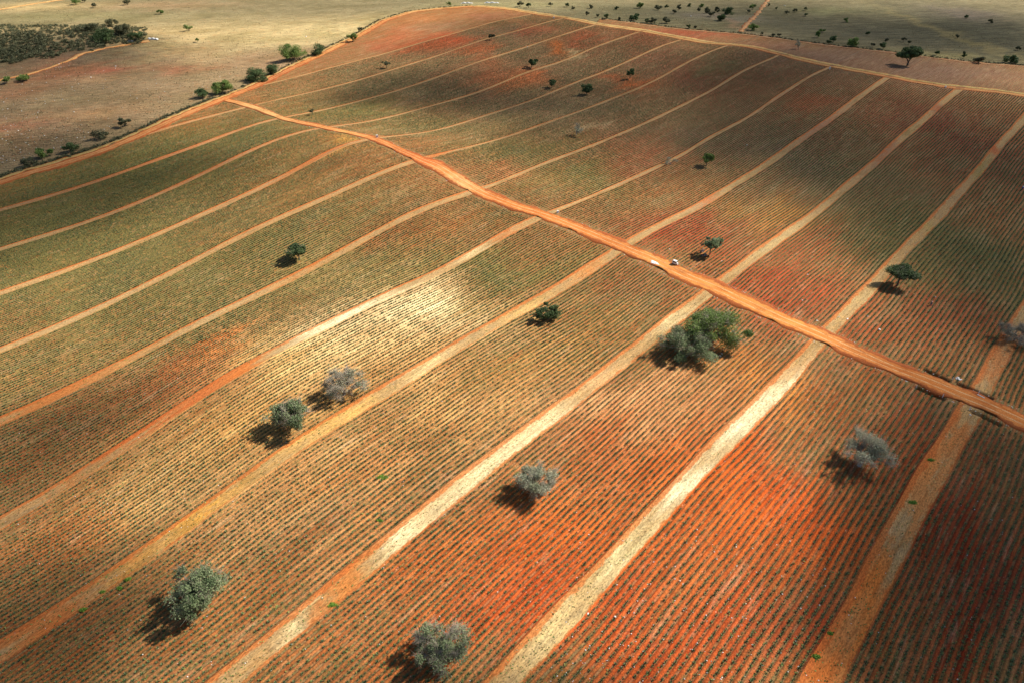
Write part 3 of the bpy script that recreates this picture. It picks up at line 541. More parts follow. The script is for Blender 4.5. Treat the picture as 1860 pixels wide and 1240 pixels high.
def tree(px, py, zc, wpx, label, leafk='grey', nleaf=5000, ntwig=500, hh=None, lsz=.16, lean=(0, 0), ncl=26, bark=BARK, group=None, cat='tree', name='thorn_tree', seed=0, lobes=None, gaps=.0, trunk=.22, squat=.58, bare=True, twigm=TWIG, flat=0.0):
    rng = np.random.default_rng(seed + int(px * 7 + py))
    P = G1(px, py, zc); s = pxscale(P + [0, 0, zc]); R = wpx / s / 2
    base = np.array([P[0] - lean[0], P[1] - lean[1]]); bz = float(hz(*base))
    nleaf = int(nleaf * (1.9 if wpx > 30 else 1.2)); ncl = int(ncl * 1.5) if wpx > 30 else ncl; lsz = lsz * 1.12
    root = empty(name, (base[0], base[1], bz - .05)); tag(root, label, cat, group)
    cc = np.array([lean[0], lean[1], zc]); rz = R * squat if hh is None else hh
    # clusters fill an irregular crown; some sectors are left open
    cl = []; tries = 0
    sect = rng.uniform(0, 2 * np.pi); lobr = .97 + .2 * np.sin(np.arange(0, 36) * .1745 * 3 + sect) + .12 * rng.normal(size=36)
    while len(cl) < ncl and tries < 5000:
        tries += 1
        th = rng.uniform(0, 2 * np.pi); ra = math.sqrt(rng.uniform(.0, 1)); k = lobr[int(th / (2 * np.pi) * 36) % 36]
        zz = rng.uniform(-.8, 1) * math.sqrt(max(0, 1 - ra * ra * .9))
        if flat: zz = zz * (1 - flat) + flat * .5
        p = np.array([math.cos(th) * ra * R * k * .86, math.sin(th) * ra * R * k * .86, zz * rz])
        if lobes and not any(math.hypot(p[0] - lx * R, p[1] - ly * R) < lr * R for lx, ly, lr in lobes): continue
        if cl and min(np.linalg.norm((p - q) * [1, 1, 1.4]) for q in cl) < R * (.17 if ncl > 20 else .26): continue
        cl.append(p)
    cl = np.array(cl) + cc
    fork = np.array([lean[0] * .25, lean[1] * .25, max(.35, zc - rz * 1.05) * .8])
    segs = []
    def curve(a, b, r0, r1, n=4, sag=.12):
        a = np.array(a, float); b = np.array(b, float); L = np.linalg.norm(b - a); prev = a
        off = rng.normal(size=3) * L * sag
        for i in range(1, n + 1):
            t = i / n; q = a + (b - a) * t + off * math.sin(math.pi * t) + rng.normal(size=3) * L * .025 * (t < 1)
            segs.append((*prev, *q, r0 + (r1 - r0) * (i - 1) / n, r0 + (r1 - r0) * t)); prev = q
    tr = trunk * (R / 4.5) ** .8
    curve((0, 0, 0), fork, tr * 1.35, tr, 3, .06)
    nl = 5; order = np.argsort(np.arctan2(cl[:, 1] - fork[1], cl[:, 0] - fork[0])); groups = np.array_split(order, nl)
    for g in groups:
        if not len(g): continue
        m = cl[g].mean(0); lim = fork + (m - fork) * .55 + rng.normal(size=3) * R * .05
        curve(fork, lim, tr * .62, tr * .34, 4)
        for i in g: curve(lim, cl[i], tr * .28, tr * .09, 4, .1)
    V, F = tubes(segs, 6 if wpx > 30 else 4)
    obj('trunk', V, F, bark, root, smooth=True)
    if ntwig > 125:
        idx = rng.integers(0, len(cl), ntwig); d = rng.normal(size=(ntwig, 3)); d[:, 2] = d[:, 2] * .5 + .15
        out = cl[idx] - cc; out /= np.maximum(np.linalg.norm(out, axis=1), .1)[:, None]; d = d / np.linalg.norm(d, axis=1)[:, None] + out * .45
        d /= np.linalg.norm(d, axis=1)[:, None]; L = R * rng.uniform(.16, .46, ntwig)[:, None]
        p0 = cl[idx] - d * L * .3; k1 = p0 + d * L * .5 + rng.normal(size=(ntwig, 3)) * L * .1; k2 = p0 + d * L + rng.normal(size=(ntwig, 3)) * L * .22
        k3 = k1 + (k2 - k1) * .5 + rng.normal(size=(ntwig, 3)) * L * .35
        r = .021 * (R / 4.5) ** .4 * rng.uniform(.6, 1.5, ntwig)[:, None]
        sg = np.vstack([np.c_[p0, k1, r, r * .7], np.c_[k1, k2, r * .7, r * .35], np.c_[k1, k3, r * .55, r * .3]])
        V, F = tubes(sg, 3); obj('branches', V, F, twigm, root)
    if nleaf:
        wgt = rng.uniform(.15, 1.9, len(cl)); wgt[rng.random(len(cl)) < gaps] *= .08; wgt /= wgt.sum()
        idx = rng.choice(len(cl), nleaf, p=wgt); cr = R * (.2 if ncl > 20 else .3) * rng.uniform(.6, 1.5, len(cl))
        d = rng.normal(size=(nleaf, 3)); d /= np.linalg.norm(d, axis=1)[:, None]
        P_ = cl[idx] + d * (rng.uniform(0, 1, nleaf) ** .5 * cr[idx] * 1.12)[:, None] * np.array([1.12, 1.12, .75])
        hl = rng.uniform(0, 1, len(cl)); v = np.clip(.55 * hl[idx] + .45 * rng.uniform(0, 1, nleaf), 0, 1)
        V, F, vv = leaves(P_, lsz, rng, v)
        obj('crown', V, F, LEAF[leafk], root, attrs={'v': ('FLOAT', vv)})
    if bare: BARE.append((base[0] + .4, base[1] - .3, R * .62))
    return root
GF = 'thorn trees standing in the planted field'
tree(360, 1068, 3.6, 98, 'big grey-green thorn tree at the lower left of the field', 'grey', 9500, 900, ncl=34, gaps=.12, lsz=.15, group=GF, seed=1)
tree(802, 1165, 3.4, 104, 'half bare silver-grey tree nearest the bottom edge, with green tufts', 'grey', 4600, 1700, ncl=34, gaps=.35, lsz=.14, group=GF, seed=2)
tree(976, 872, 3.2, 80, 'grey and pale green rounded tree between two pale lanes', 'dry', 5200, 1300, ncl=28, gaps=.3, lsz=.14, group=GF, seed=3)
tree(1580, 815, 4.2, 92, 'leaning bare grey tree with a curved trunk beside the orange lane', 'dry', 3200, 1500, ncl=26, gaps=.35, lean=(1.6, .9), lsz=.13, group=GF, seed=4, squat=.34, trunk=.34)
tree(1250, 622, 3.6, 92, 'pale grey-green tree, lower left one of the large touching pair', 'grey', 7500, 700, ncl=28, lsz=.17, group=GF, seed=5)
tree(1294, 597, 4.2, 114, 'large fresh green tree, upper right one of the touching pair', 'green', 11000, 700, ncl=36, gaps=.1, lsz=.18, group=GF, seed=6)
tree(997, 566, 2.6, 45, 'small dense round dark green tree touching a pale lane', 'dark', 5200, 120, ncl=16, lsz=.16, group=GF, seed=7, squat=.8)
tree(622, 694, 3.6, 78, 'leafless silver-grey tree with tangled branches beside a green tree', 'dry', 1900, 1900, ncl=30, gaps=.4, lsz=.14, group=GF, seed=8)
tree(528, 752, 3.8, 78, 'grey-green spreading tree just left of the leafless tree', 'grey', 6200, 900, ncl=26, gaps=.25, lsz=.16, group=GF, seed=9)
tree(541, 456, 3.2, 44, 'low flat-topped dark tree alone in the left field', 'dark', 5200, 350, ncl=16, lsz=.2, group=GF, seed=10, squat=.4, flat=.5, bark=BARKD)
tree(1640, 497, 4.4, 56, 'dark green umbrella tree on a thin trunk in the right field', 'dark', 6500, 400, ncl=20, lsz=.2, group=GF, seed=11, squat=.36, flat=.5, bark=BARKD, lean=(.8, .3))
tree(1293, 442, 4.4, 36, 'silver-topped tree with motorcycles parked in its shade', 'grey', 3800, 600, ncl=14, lsz=.2, group=GF, seed=12, squat=.45, bark=BARKD)
tree(1285, 287, 4.0, 24, 'small bright green round-headed tree on a thin trunk', 'green', 2600, 60, ncl=10, lsz=.26, group=GF, seed=13, squat=.6, bark=BARKD)
tree(1219, 293, 1.6, 22, 'tiny grey-violet leafless bush beside a lane', 'dry', 300, 420, ncl=8, lsz=.18, group=GF, seed=14, squat=.5)
tree(1047, 234, 3.4, 24, 'small leafless violet-grey tree in the reddish far field', 'dry', 350, 800, ncl=12, lsz=.2, group=GF, seed=15, squat=.7)
tree(1066, 161, 3.4, 24, 'widest of the dark green trees in the far field', 'dark', 2600, 60, ncl=10, lsz=.3, group=GF, seed=16, squat=.6, bark=BARKD)
tree(1145, 132, 4.0, 16, 'round blue-green tree farthest right in the far field', 'dark', 2000, 50, ncl=8, lsz=.32, group=GF, seed=17, squat=.7, bark=BARKD)
tree(1003, 150, 3.2, 20, 'thin dark umbrella tree left of the widest far tree', 'dark', 1300, 90, ncl=8, lsz=.3, group=GF, seed=18, squat=.4, bark=BARKD)
tree(966, 111, 4.2, 20, 'dark tree beside an orange patch of the far field', 'dark', 2200, 60, ncl=9, lsz=.34, group=GF, seed=19, squat=.6, bark=BARKD)
tree(701, 114, 3.4, 15, 'small thin tree near the top left of the far field', 'scrub', 1000, 90, ncl=7, lsz=.32, group=GF, seed=20, squat=.5, bark=BARKD)
tree(893, 66, 2.6, 11, 'tiny dark tree on a lane high in the far field', 'scrub', 700, 40, ncl=6, lsz=.36, group=GF, seed=21, squat=.6, bark=BARKD)
tree(567, 201, 2.6, 12, 'tiny sapling just above the narrow end of the dirt road', 'scrub', 500, 60, ncl=6, lsz=.22, group=GF, seed=22, squat=.5, bark=BARKD)
tree(1849, 604, 2.6, 60, 'leafless violet-grey tree cut by the right edge', 'dry', 500, 1900, ncl=20, gaps=.5, lsz=.15, group=GF, seed=23)
tree(1655, 98, 7.5, 46, 'tall dark tree above the far road, on a forked trunk', 'dark', 5200, 150, ncl=20, lsz=.4, group=None, seed=24, squat=.5, bark=BARKD, trunk=.3, flat=.2, gaps=.1)
tree(1452, 80, 4., 16, 'small grey leafless tree below the fence track', 'dry', 150, 500, ncl=7, lsz=.3, seed=25, squat=.7, bark=BARKD)
GH = 'trees and bushes along the left track'
for i, (px, py, zc, wp, lab, lk, nl) in enumerate([
    (532, 96, 5., 48, 'widest green tree on the left track, with a forked top', 'green', 4200), (580, 90, 3.4, 30, 'dark green bush at the upper end of the left hedge', 'dark', 2600),
    (490, 125, 3., 28, 'dark green bushy tree between the forked tree and the long bush', 'dark', 2400), (462, 138, 2.8, 44, 'long low green bush above the track corner', 'dark', 3200),
    (400, 158, 4., 34, 'bushy green tree at the track corner, right one of two', 'green', 3200), (366, 168, 3., 26, 'round green bush at the track corner, left one of two', 'dark', 2400),
    (640, 67, 3.4, 20, 'small green tree beside the upper part of the left track', 'green', 1500), (223, 222, 2.2, 24, 'grey bush standing just outside the left track', 'scrub', 1500),
    (78, 278, 2.2, 26, 'low green bush on the left track near the frame edge', 'green', 1500), (815, 7, 3, 10, 'small green bush at the top corner of the track', 'green', 700),
    (655, 53, 2, 10, 'tiny bush by the left track, below the upper bend', 'scrub', 500), (130, 268, 1.8, 30, 'low dark bush in the hedge, right of the green one', 'dark', 1300), (180, 246, 1.6, 30, 'low grey bush in the hedge below the grey tree', 'scrub', 1300), (50, 292, 1.6, 26, 'low violet-grey bush in the hedge near the left edge', 'scrub', 1100)]):
    tree(px, py, zc, wp, lab, lk, nl, 60, ncl=12 if wp > 24 else 8, lsz=.3, group=GH, cat='bush' if 'bush' in lab.split(',')[0] and 'bushy' not in lab else 'tree', name='hedge_bush' if zc < 3.2 else 'hedge_tree', seed=40 + i, squat=.55, bark=BARKD, bare=False)
GM = 'bushes around the scrub mound'
for i, (px, py, zc, wp, lab, lk, nl) in enumerate([
    (10, 144, 2.6, 16, 'spiky green bush at the left frame edge below the mound', 'green', 900), (39, 142, 2, 24, 'two-lobed green bush below the mound', 'green', 1200),
    (224, 52, 4, 32, 'reddish-brown flat-topped tree on the end of the mound', 'scrub', 2400), (245, 66, 3, 24, 'dark bush under the flat-topped tree', 'dark', 1800), (188, 66, 3, 42, 'wide dark green bush on the mound', 'dark', 2800),
    (203, 42, 3, 22, 'pale green bush behind the wide dark one', 'scrub', 1400), (160, 50, 3, 40, 'long olive bush on the crest of the mound', 'scrub', 2200), (342, 49, 3.2, 16, 'lone sparse bush on the yellow pasture', 'green', 700),
    (358, 72, 2, 8, 'tiny green bush on the brown slope', 'green', 300), (136, 3, 3, 16, 'bright green bush at the very top left', 'green', 900), (172, 9, 2.5, 12, 'dark violet bush near the top left track', 'scrub', 700),
    (231, 4, 2.5, 14, 'dark bush at the top edge left of centre', 'scrub', 700), (290, 21, 2.4, 12, 'small green bush at the end of the dark ditch', 'green', 600), (153, 1, 2, 10, 'small dark bush at the top edge beside the green one', 'scrub', 400)]):
    tree(px, py, zc, wp, lab, lk, nl, 40, ncl=10, lsz=.36, group=GM, cat='tree' if ' tree' in lab.split(' on')[0] else 'bush', name='scrub_bush', seed=70 + i, squat=.5, bark=BARKD, bare=False)
GT = 'bushes on the pasture beyond the fence'
TB = [(944,8,12,'scrub'),(960,10,10,'dark'),(1000,9,8,'scrub'),(1030,10,7,'dark'),(1041,15,7,'scrub'),(1074,13,9,'scrub'),(1120,15,8,'dark'),(1161,11,12,'green'),(1066,26,7,'scrub'),(1102,31,11,'dark'),(1085,29,7,'scrub'),(1125,34,8,'scrub'),(1152,32,18,'dark'),(1185,38,16,'scrub'),(1210,37,15,'scrub'),(1175,38,9,'dark'),
(1196,14,14,'scrub'),(1212,12,8,'dark'),(1224,22,9,'scrub'),(1234,14,10,'scrub'),(1253,10,8,'dark'),(1270,18,8,'scrub'),(1275,11,9,'green'),(1284,20,12,'scrub'),(1292,26,14,'scrub'),(1303,18,12,'scrub'),(1310,33,16,'dark'),(1324,22,24,'dark'),
(1368,14,11,'green'),(1361,21,6,'scrub'),(1397,10,5,'scrub'),(1411,16,5,'dark'),(1430,23,8,'scrub'),(1444,20,8,'scrub'),(1463,17,7,'dark'),(1463,27,8,'dark'),(1368,50,18,'green'),(1251,49,8,'dark'),(1263,50,6,'scrub'),(1384,62,5,'scrub'),(1405,64,6,'scrub'),(1416,64,6,'scrub'),
(1538,38,9,'green'),(1494,56,9,'green'),(1487,63,12,'green'),(1515,71,14,'dark'),(1506,75,10,'dark'),(1550,79,22,'green'),(1576,62,7,'dark'),(1606,83,14,'dark'),(1610,74,7,'scrub'),(1586,82,6,'scrub'),(1642,73,8,'scrub'),(1652,78,6,'scrub'),(1702,97,8,'dark'),(1752,102,8,'dark'),(1752,97,5,'scrub'),(1780,109,18,'scrub'),(1756,31,7,'dark'),(1838,108,26,'dark'),(1740,66,8,'scrub'),(1800,40,9,'scrub'),(1850,88,9,'scrub')]
spots = ['at the top edge', 'near the top', 'above the fence', 'just behind the fence']
kinds = {'scrub': 'grey-brown dry', 'dark': 'dark green', 'green': 'light green'}
def xw(px): return ('left end' if px < 1080 else 'left part' if px < 1200 else 'middle' if px < 1340 else 'middle right' if px < 1480 else 'right part' if px < 1660 else 'right end')
protoB = {}
for i, (px, py, wp, lk) in enumerate(TB):
    sz = 'tiny' if wp < 8 else 'small' if wp < 12 else 'medium' if wp < 17 else 'large'
    far_ = py < 25; kn = {'scrub': 'dry', 'dark': 'dark', 'green': 'green'}
    nb_ = sorted(TB, key=lambda q: math.hypot(q[0] - px, q[1] - py))[1]
    rel = ('right of' if px > nb_[0] + 4 else 'left of' if px < nb_[0] - 4 else 'above' if py < nb_[1] else 'below')
    sn = 'tiny' if nb_[2] < 8 else 'small' if nb_[2] < 12 else 'medium' if nb_[2] < 17 else 'large'
    lab = '%s %s bush %s a %s %s one, %s of %s' % (sz, kn[lk], rel, sn, kn[nb_[3]], xw(px), 'the upper pasture' if far_ else 'the fence line')
    tree(px, py - 1, 2.6 if wp > 9 else 1.8, wp, lab, lk, int(260 + 60 * wp), 25, ncl=6 if wp < 12 else 10, lsz=.42, group=GT, cat='bush', name='pasture_bush', seed=100 + i, squat=.7 if wp < 13 else .55, bark=BARKD, bare=False)

# tangle of low scrub on the mound and along the hedge line: nobody could count it
def scrubmass(name, pts_, size, rng, lk, label, cat, clump=60):
    P_ = []; v = []
    for (x, y, r, h) in pts_:
        n = int(clump * r * r) + 20; d = rng.normal(size=(n, 3)); d /= np.linalg.norm(d, axis=1)[:, None]
        q = d * (rng.uniform(0, 1, n) ** .5)[:, None] * [r, r, h]; q[:, 2] = abs(q[:, 2])
        P_.append(q + [x, y, float(hz(x, y))]); v.append(np.clip(rng.uniform(0, .6) + rng.uniform(0, .4, n), 0, 1))
    P_ = np.vstack(P_); V, F, vv = leaves(P_, size, rng, np.hstack(v))
    o = obj(name, V, F, LEAF[lk], attrs={'v': ('FLOAT', vv)}); tag(o, label, cat, kind='stuff'); return o
rng = np.random.default_rng(3)
mp = []
for _ in range(2600):
    px, py = rng.uniform(-40, 265), rng.uniform(42, 122)
    top_ = 46 + max(0, px - 180) * .05; bot = 112 - max(0, px - 40) * .17 + 4 * math.sin(px / 12)
    if py < top_ or py > bot or (rng.random() < .45 and px > 85 and py > 70) or (50 < px < 140 and abs(py - (52 + (px - 50) * .27)) < 4 and rng.random() < .8): continue
    g = G1(px, py); mp.append((g[0], g[1], rng.uniform(.9, 2.2), rng.uniform(.8, 2.2)))
scrubmass('scrub', mp, .45, rng, 'scrub', 'dark tangle of low scrub covering the mound at the upper left', 'scrub', 9)
hp = []
hl = resample(offset(resample(perL, 40), 7.6), 520)
for q in hl:
    if rng.random() < .9: hp.append((q[0] + rng.normal() * .7, q[1] + rng.normal() * .7, rng.uniform(.4, 1.2), rng.uniform(.4, 1.3)))
hl = resample(offset(resample(perT, 40), 7.), 520)
for q in hl:
    if rng.random() < .5: hp.append((q[0] + rng.normal() * .8, q[1] + rng.normal() * .8, rng.uniform(.4, 1.1), rng.uniform(.3, 1.1)))
scrubmass('hedge_undergrowth', hp, .26, rng, 'scrub', 'low grey-green undergrowth in a line along the left track', 'undergrowth', 30)
hp = []
for q in resample(offset(fp, 4.6), 700):
    if rng.random() < .5: hp.append((q[0] + rng.normal() * .9, q[1] + rng.normal() * .9, rng.uniform(.3, .9), rng.uniform(.3, .9)))
scrubmass('fence_undergrowth', hp, .3, rng, 'scrub', 'dark weeds growing along the foot of the far fence', 'undergrowth', 30)

# ------------------------------------------------------------------ fence beyond the upper track
fl = resample(offset(fp, 3.6), 130)
fr = empty('wire_fence', (fl[65][0], fl[65][1], float(hz(*fl[65])))); tag(fr, 'weathered post and wire fence above the far track', 'fence')
rng = np.random.default_rng(11); segs = []; o0 = np.array(fr.location)
for i in range(0, len(fl), 1):
    q = fl[i]; z0 = float(hz(*q)); h = rng.uniform(1.2, 1.7)
    segs.append((q[0] - o0[0], q[1] - o0[1], z0 - .4 - o0[2], q[0] - o0[0] + rng.normal() * .08, q[1] - o0[1] + rng.normal() * .08, z0 + h - o0[2], .1, .08))
for sgs in segs[15:115]:
    V, F = tubes([sgs], 6); n = len(V) // 2; F = [tuple(f) for f in F] + [tuple(range(n, 2 * n))]
    obj('post', V, F, BARKD, fr)
ws = []
for hgt in (.45, .85, 1.2):
    Q = np.c_[fl - o0[:2], hz(fl[:, 0], fl[:, 1]) + hgt - o0[2]]
    ws += [(*Q[i], *Q[i + 1], .012, .012) for i in range(len(Q) - 1)]
V, F = tubes(ws, 3); obj('wire', V, F, BARKD, fr)

# ------------------------------------------------------------------ agaves
def agave(nl, R_, Hh, wd, rng, seg=1):
    V, F = [], []
    for i in range(nl):
        th = i * 2.399 + rng.uniform(-.2, .2); f = i / max(1, nl - 1); el = math.radians(22 + 58 * f); L = R_ * (1.05 - .25 * f)
        c, s_ = math.cos(th), math.sin(th); dx = np.array([c * math.cos(el), s_ * math.cos(el), math.sin(el)]); sd = np.array([-s_, c, 0])
        k = len(V)
        m = dx * L * .45; tip = dx * L + [0, 0, -.06 * L]
        b0 = np.array([c * .02, s_ * .02, .0])
        V += [b0 - sd * wd * .35, b0 + sd * wd * .35, m + sd * wd * .5 + [0, 0, .02], m - sd * wd * .5 + [0, 0, .02], m - [0, 0, .02], tip]
        F += [(k, k + 1, k + 4), (k + 1, k + 2, k + 4), (k, k + 4, k + 3), (k + 3, k + 4, k + 5), (k + 4, k + 2, k + 5)]
    return np.array(V) * [1, 1, Hh / R_ * 1.0], F
rng = np.random.default_rng(5)
pos, rowv = [], []
ss = np.arange(-62, 600, .78)
for k, u in [(k, (r + .5) / NR) for k in range(NL - 1) for r in range(NR)] + [(NL - 1, 1.2 * r + .6) for r in range(20)]:
    s_ = ss + rng.normal(size=len(ss)) * .09 + rng.uniform(0, .7); o_ = offm(k, u, s_)
    x, y = xy(o_ + wobble(o_, s_) + rng.normal(size=len(ss)) * .045, s_); pos.append(np.c_[x, y])
pos = np.vstack(pos)
d_ = pos[:, 1] * math.cos(A) + (H) * math.sin(A)
px, py = project(pos[:, 0], pos[:, 1], hz(pos[:, 0], pos[:, 1]))
m = (px > -90) & (px < 1950) & (py > -30) & (py < 1330)
pos, px, py = pos[m], px[m], py[m]
m = inpoly(pos[:, 0], pos[:, 1], FIELD) & ~inpoly(pos[:, 0], pos[:, 1], ROADP)
pos, px, py = pos[m], px[m], py[m]
m = (dist_poly(pos[:, 0], pos[:, 1], ROADP, True) > 1.) & (dist_poly(pos[:, 0], pos[:, 1], perim) > 3.9)
for bx, by, br in BARE: m &= np.hypot(pos[:, 0] - bx, pos[:, 1] - by) > br * rng.uniform(.6, 1.1, len(pos))
vig = np.sin(pos[:, 0] / 13. + 2 * np.sin(pos[:, 1] / 31.)) * np.sin(pos[:, 1] / 17. + 2 * np.sin(pos[:, 0] / 23.))     # patchy growth
m &= rng.random(len(pos)) > .07 + .22 * (vig < -.6) + .3 * (np.sin(pos[:, 0] / 5.1 + 3 * np.sin(pos[:, 1] / 9.)) * np.sin(pos[:, 1] / 6.3 + pos[:, 0] / 14.) > .86)
pos, px, py, vig = pos[m], px[m], py[m], vig[m]
z = hz(pos[:, 0], pos[:, 1]) - .09
print('plants', len(pos))
scl = 1.1 * (1 + .14 * vig) * rng.uniform(.6, 1.35, len(pos)); ang = rng.uniform(0, 6.283, len(pos))
vis = (px > 4) & (px < 1856) & (py < 1236) & (py > 0)
key = np.where(vis, pos[:, 1] * math.cos(A) + (H - z) * math.sin(A), 1e9)
own = np.argsort(key)[:300]
am = obj('agave', *agave(13, .36, .34, .085, np.random.default_rng(1)), AGAVE, link=False).data
a_ = am.attributes.new('v', 'FLOAT', 'POINT'); a_.data.foreach_set('value', np.tile([.25, .25, .7, .7, .5, 1.], 13).astype(np.float32))
for i in own:
    o = bpy.data.objects.new('agave', am); C.objects.link(o); o.location = (pos[i, 0], pos[i, 1], z[i]); o.rotation_euler = (0, 0, ang[i]); o.scale = [scl[i]] * 3
    tag(o, 'small grey-green spiky agave in the planted rows nearest the bottom edge', 'agave', 'agaves in the rows nearest the bottom edge')
rest = np.ones(len(pos), bool); rest[own] = False
dist = key.copy(); dist[~vis] = (pos[:, 1] * math.cos(A) + H * math.sin(A))[~vis]
Vs, Fs, Av = [], [], []; nb = 0
def simple(nl, R_, Hh, wd):
    V, F = [], []
    for i in range(nl):
        th = i * 2.399; f = i / max(1, nl - 1); el = math.radians(20 + 45 * f); c, s_ = math.cos(th), math.sin(th)
        k = len(V); V += [(s_ * wd / 2, -c * wd / 2, .03), (-s_ * wd / 2, c * wd / 2, .03), (c * R_ * math.cos(el), s_ * R_ * math.cos(el), Hh * math.sin(el) + .03)]; F.append((k, k + 1, k + 2))
    return np.array(V), np.array(F)
for lo, hi, (V0, F0) in ((0, 190, simple(9, .37, .42, .15)), (190, 300, simple(7, .38, .42, .2)), (300, 1e9, simple(5, .4, .42, .27))):
    idx = np.nonzero(rest & (dist >= lo) & (dist < hi))[0]
    c, s_ = np.cos(ang[idx])[:, None], np.sin(ang[idx])[:, None]; k = scl[idx][:, None]
    X = (V0[None, :, 0] * c - V0[None, :, 1] * s_) * k + pos[idx, 0:1]; Y = (V0[None, :, 0] * s_ + V0[None, :, 1] * c) * k + pos[idx, 1:2]; Z = V0[None, :, 2] * k + z[idx][:, None]
    Vs.append(np.stack([X, Y, Z], -1).reshape(-1, 3)); Fs.append((F0[None] + (np.arange(len(idx)) * len(V0))[:, None, None] + nb).reshape(-1, 3)); nb += len(idx) * len(V0)
    Av.append(np.repeat(np.clip(rng.uniform(0, 1, len(idx)) * .7 + .15, 0, 1), len(V0)))
tag(obj('agave_rows', np.vstack(Vs), np.vstack(Fs), AGAVE, attrs={'v': ('FLOAT', np.hstack(Av))}), 'thousands of small agaves planted in long parallel rows across the field', 'agave rows', kind='stuff')
# weeds and grass tufts: scattered along the rows and on the lanes
rng = np.random.default_rng(9)
n = 150000; ux = rng.uniform(-60, 1920, n); uy = rng.uniform(100, 1300, n); g = ground(np.c_[ux, uy])
m = inpoly(g[:, 0], g[:, 1], FIELD) & ~inpoly(g[:, 0], g[:, 1], ROADP); g = g[m]
wd_ = blobs(g[:, 0], g[:, 1], (0, 0, 0), FB, .4)[:, 3]
g = g[rng.random(len(g)) < wd_ * .8]
V, F, vv = leaves(g + rng.normal(size=(len(g), 3)) * [.1, .1, .02] + [0, 0, .1], .17, rng, rng.uniform(0, 1, len(g)))
tag(obj('weeds', V, F, LEAF['green'], attrs={'v': ('FLOAT', vv)}), 'small green weeds scattered between the planted rows', 'weeds', kind='stuff')
TU = [(695,866,16,'brightest green clump of weeds, in the rows at centre left'),(233,1052,10,'bright green grass clump on the left orange lane, upper one'),(152,1107,10,'bright green grass clump on the left orange lane, lowest one'),(217,1068,7,'small green clump just below the upper grass clump'),(187,1075,7,'small green clump between the two grass clumps of the left lane'),
(1690,835,8,'green weed clump at the right edge of the orange lane, upper one'),(1658,912,11,'dark green weed clump at the right edge of the orange lane, lower one'),(1482,1192,11,'dark green weed clump near the bottom of the orange lane'),(1508,1150,7,'light green weed clump on the orange lane above the dark one'),(605,1098,12,'yellow-green patch of grass on the pale lane at the bottom'),(690,945,7,'pale green clump below the brightest one')]
for i, (a, b_, wpx, lab) in enumerate(TU):
    P = G1(a, b_); r = wpx / pxscale(P) / 2; n = 500; q = rng.normal(size=(n, 3)) * [r * .6, r * .35, .1]; q[:, 2] = abs(q[:, 2]) + .03
    V, F, vv = leaves(q, .16, rng, rng.uniform(.3, 1, n), .35)
    o = obj('weed_clump', V, F, mat_leafcol('fresh_weeds', (.09, .19, .02), (.26, .44, .07)) if i == 0 else bpy.data.materials['fresh_weeds'], attrs={'v': ('FLOAT', vv)}); o.location = (P[0], P[1], P[2])
    tag(o, lab, 'weed clump', 'green weed clumps')
# dry grass blades standing on the lanes
n = 90000; ux = rng.uniform(-60, 1920, n); uy = rng.uniform(130, 1300, n) ; g = ground(np.c_[ux, uy]); of, s_ = off_s(g[:, 0], g[:, 1])
dl = np.min([np.abs(of - lo_(k, s_)) for k in range(NL)], 0)
m = (dl < np.where(s_ > np.interp(of, RO, RS), 1.5, 2.3)) & inpoly(g[:, 0], g[:, 1], FIELD) & ~inpoly(g[:, 0], g[:, 1], ROADP); g = g[m]
oc = blobs(g[:, 0], g[:, 1], (0, 0, 0), LB, .4)[:, 3]; g = g[rng.random(len(g)) > oc * 1.5 + .1]
V, F, vv = leaves(g + [0, 0, .12], .17, rng, rng.uniform(0, 1, len(g)), .4)
tag(obj('dry_grass', V, F, mat_leafcol('straw', (.34, .24, .1), (.7, .56, .32)), attrs={'v': ('FLOAT', vv)}), 'tufts of dry blond grass on the lanes', 'dry grass', kind='stuff')

# dry tufts and low weeds on the pastures
rng = np.random.default_rng(31); n = 70000; ux = rng.uniform(-40, 1900, n); uy = rng.uniform(-20, 1, n) * 0 + rng.uniform(-10, 330, n) ** 1.0; g = ground(np.c_[ux, uy])
m = ~inpoly(g[:, 0], g[:, 1], FIELD) & ~inpoly(g[:, 0], g[:, 1], STRIP) & (dist_poly(g[:, 0], g[:, 1], perim) > 7) & (dist_poly(g[:, 0], g[:, 1], fp) > 3)
m &= (np.sin(g[:, 0] / 19. + 2 * np.sin(g[:, 1] / 33.)) * np.sin(g[:, 1] / 21. + g[:, 0] / 47.) + rng.normal(size=len(g)) * .5) > -.1
g = g[m]; V, F, vv = leaves(g + [0, 0, .15], .36, rng, rng.uniform(0, 1, len(g)), .6)
tag(obj('pasture_tufts', V, F, mat_leafcol('pasture_weeds', (.07, .065, .03), (.36, .3, .15)), attrs={'v': ('FLOAT', vv)}), 'dry tufts and low weeds dotted over the surrounding pastures', 'dry tufts', kind='stuff')

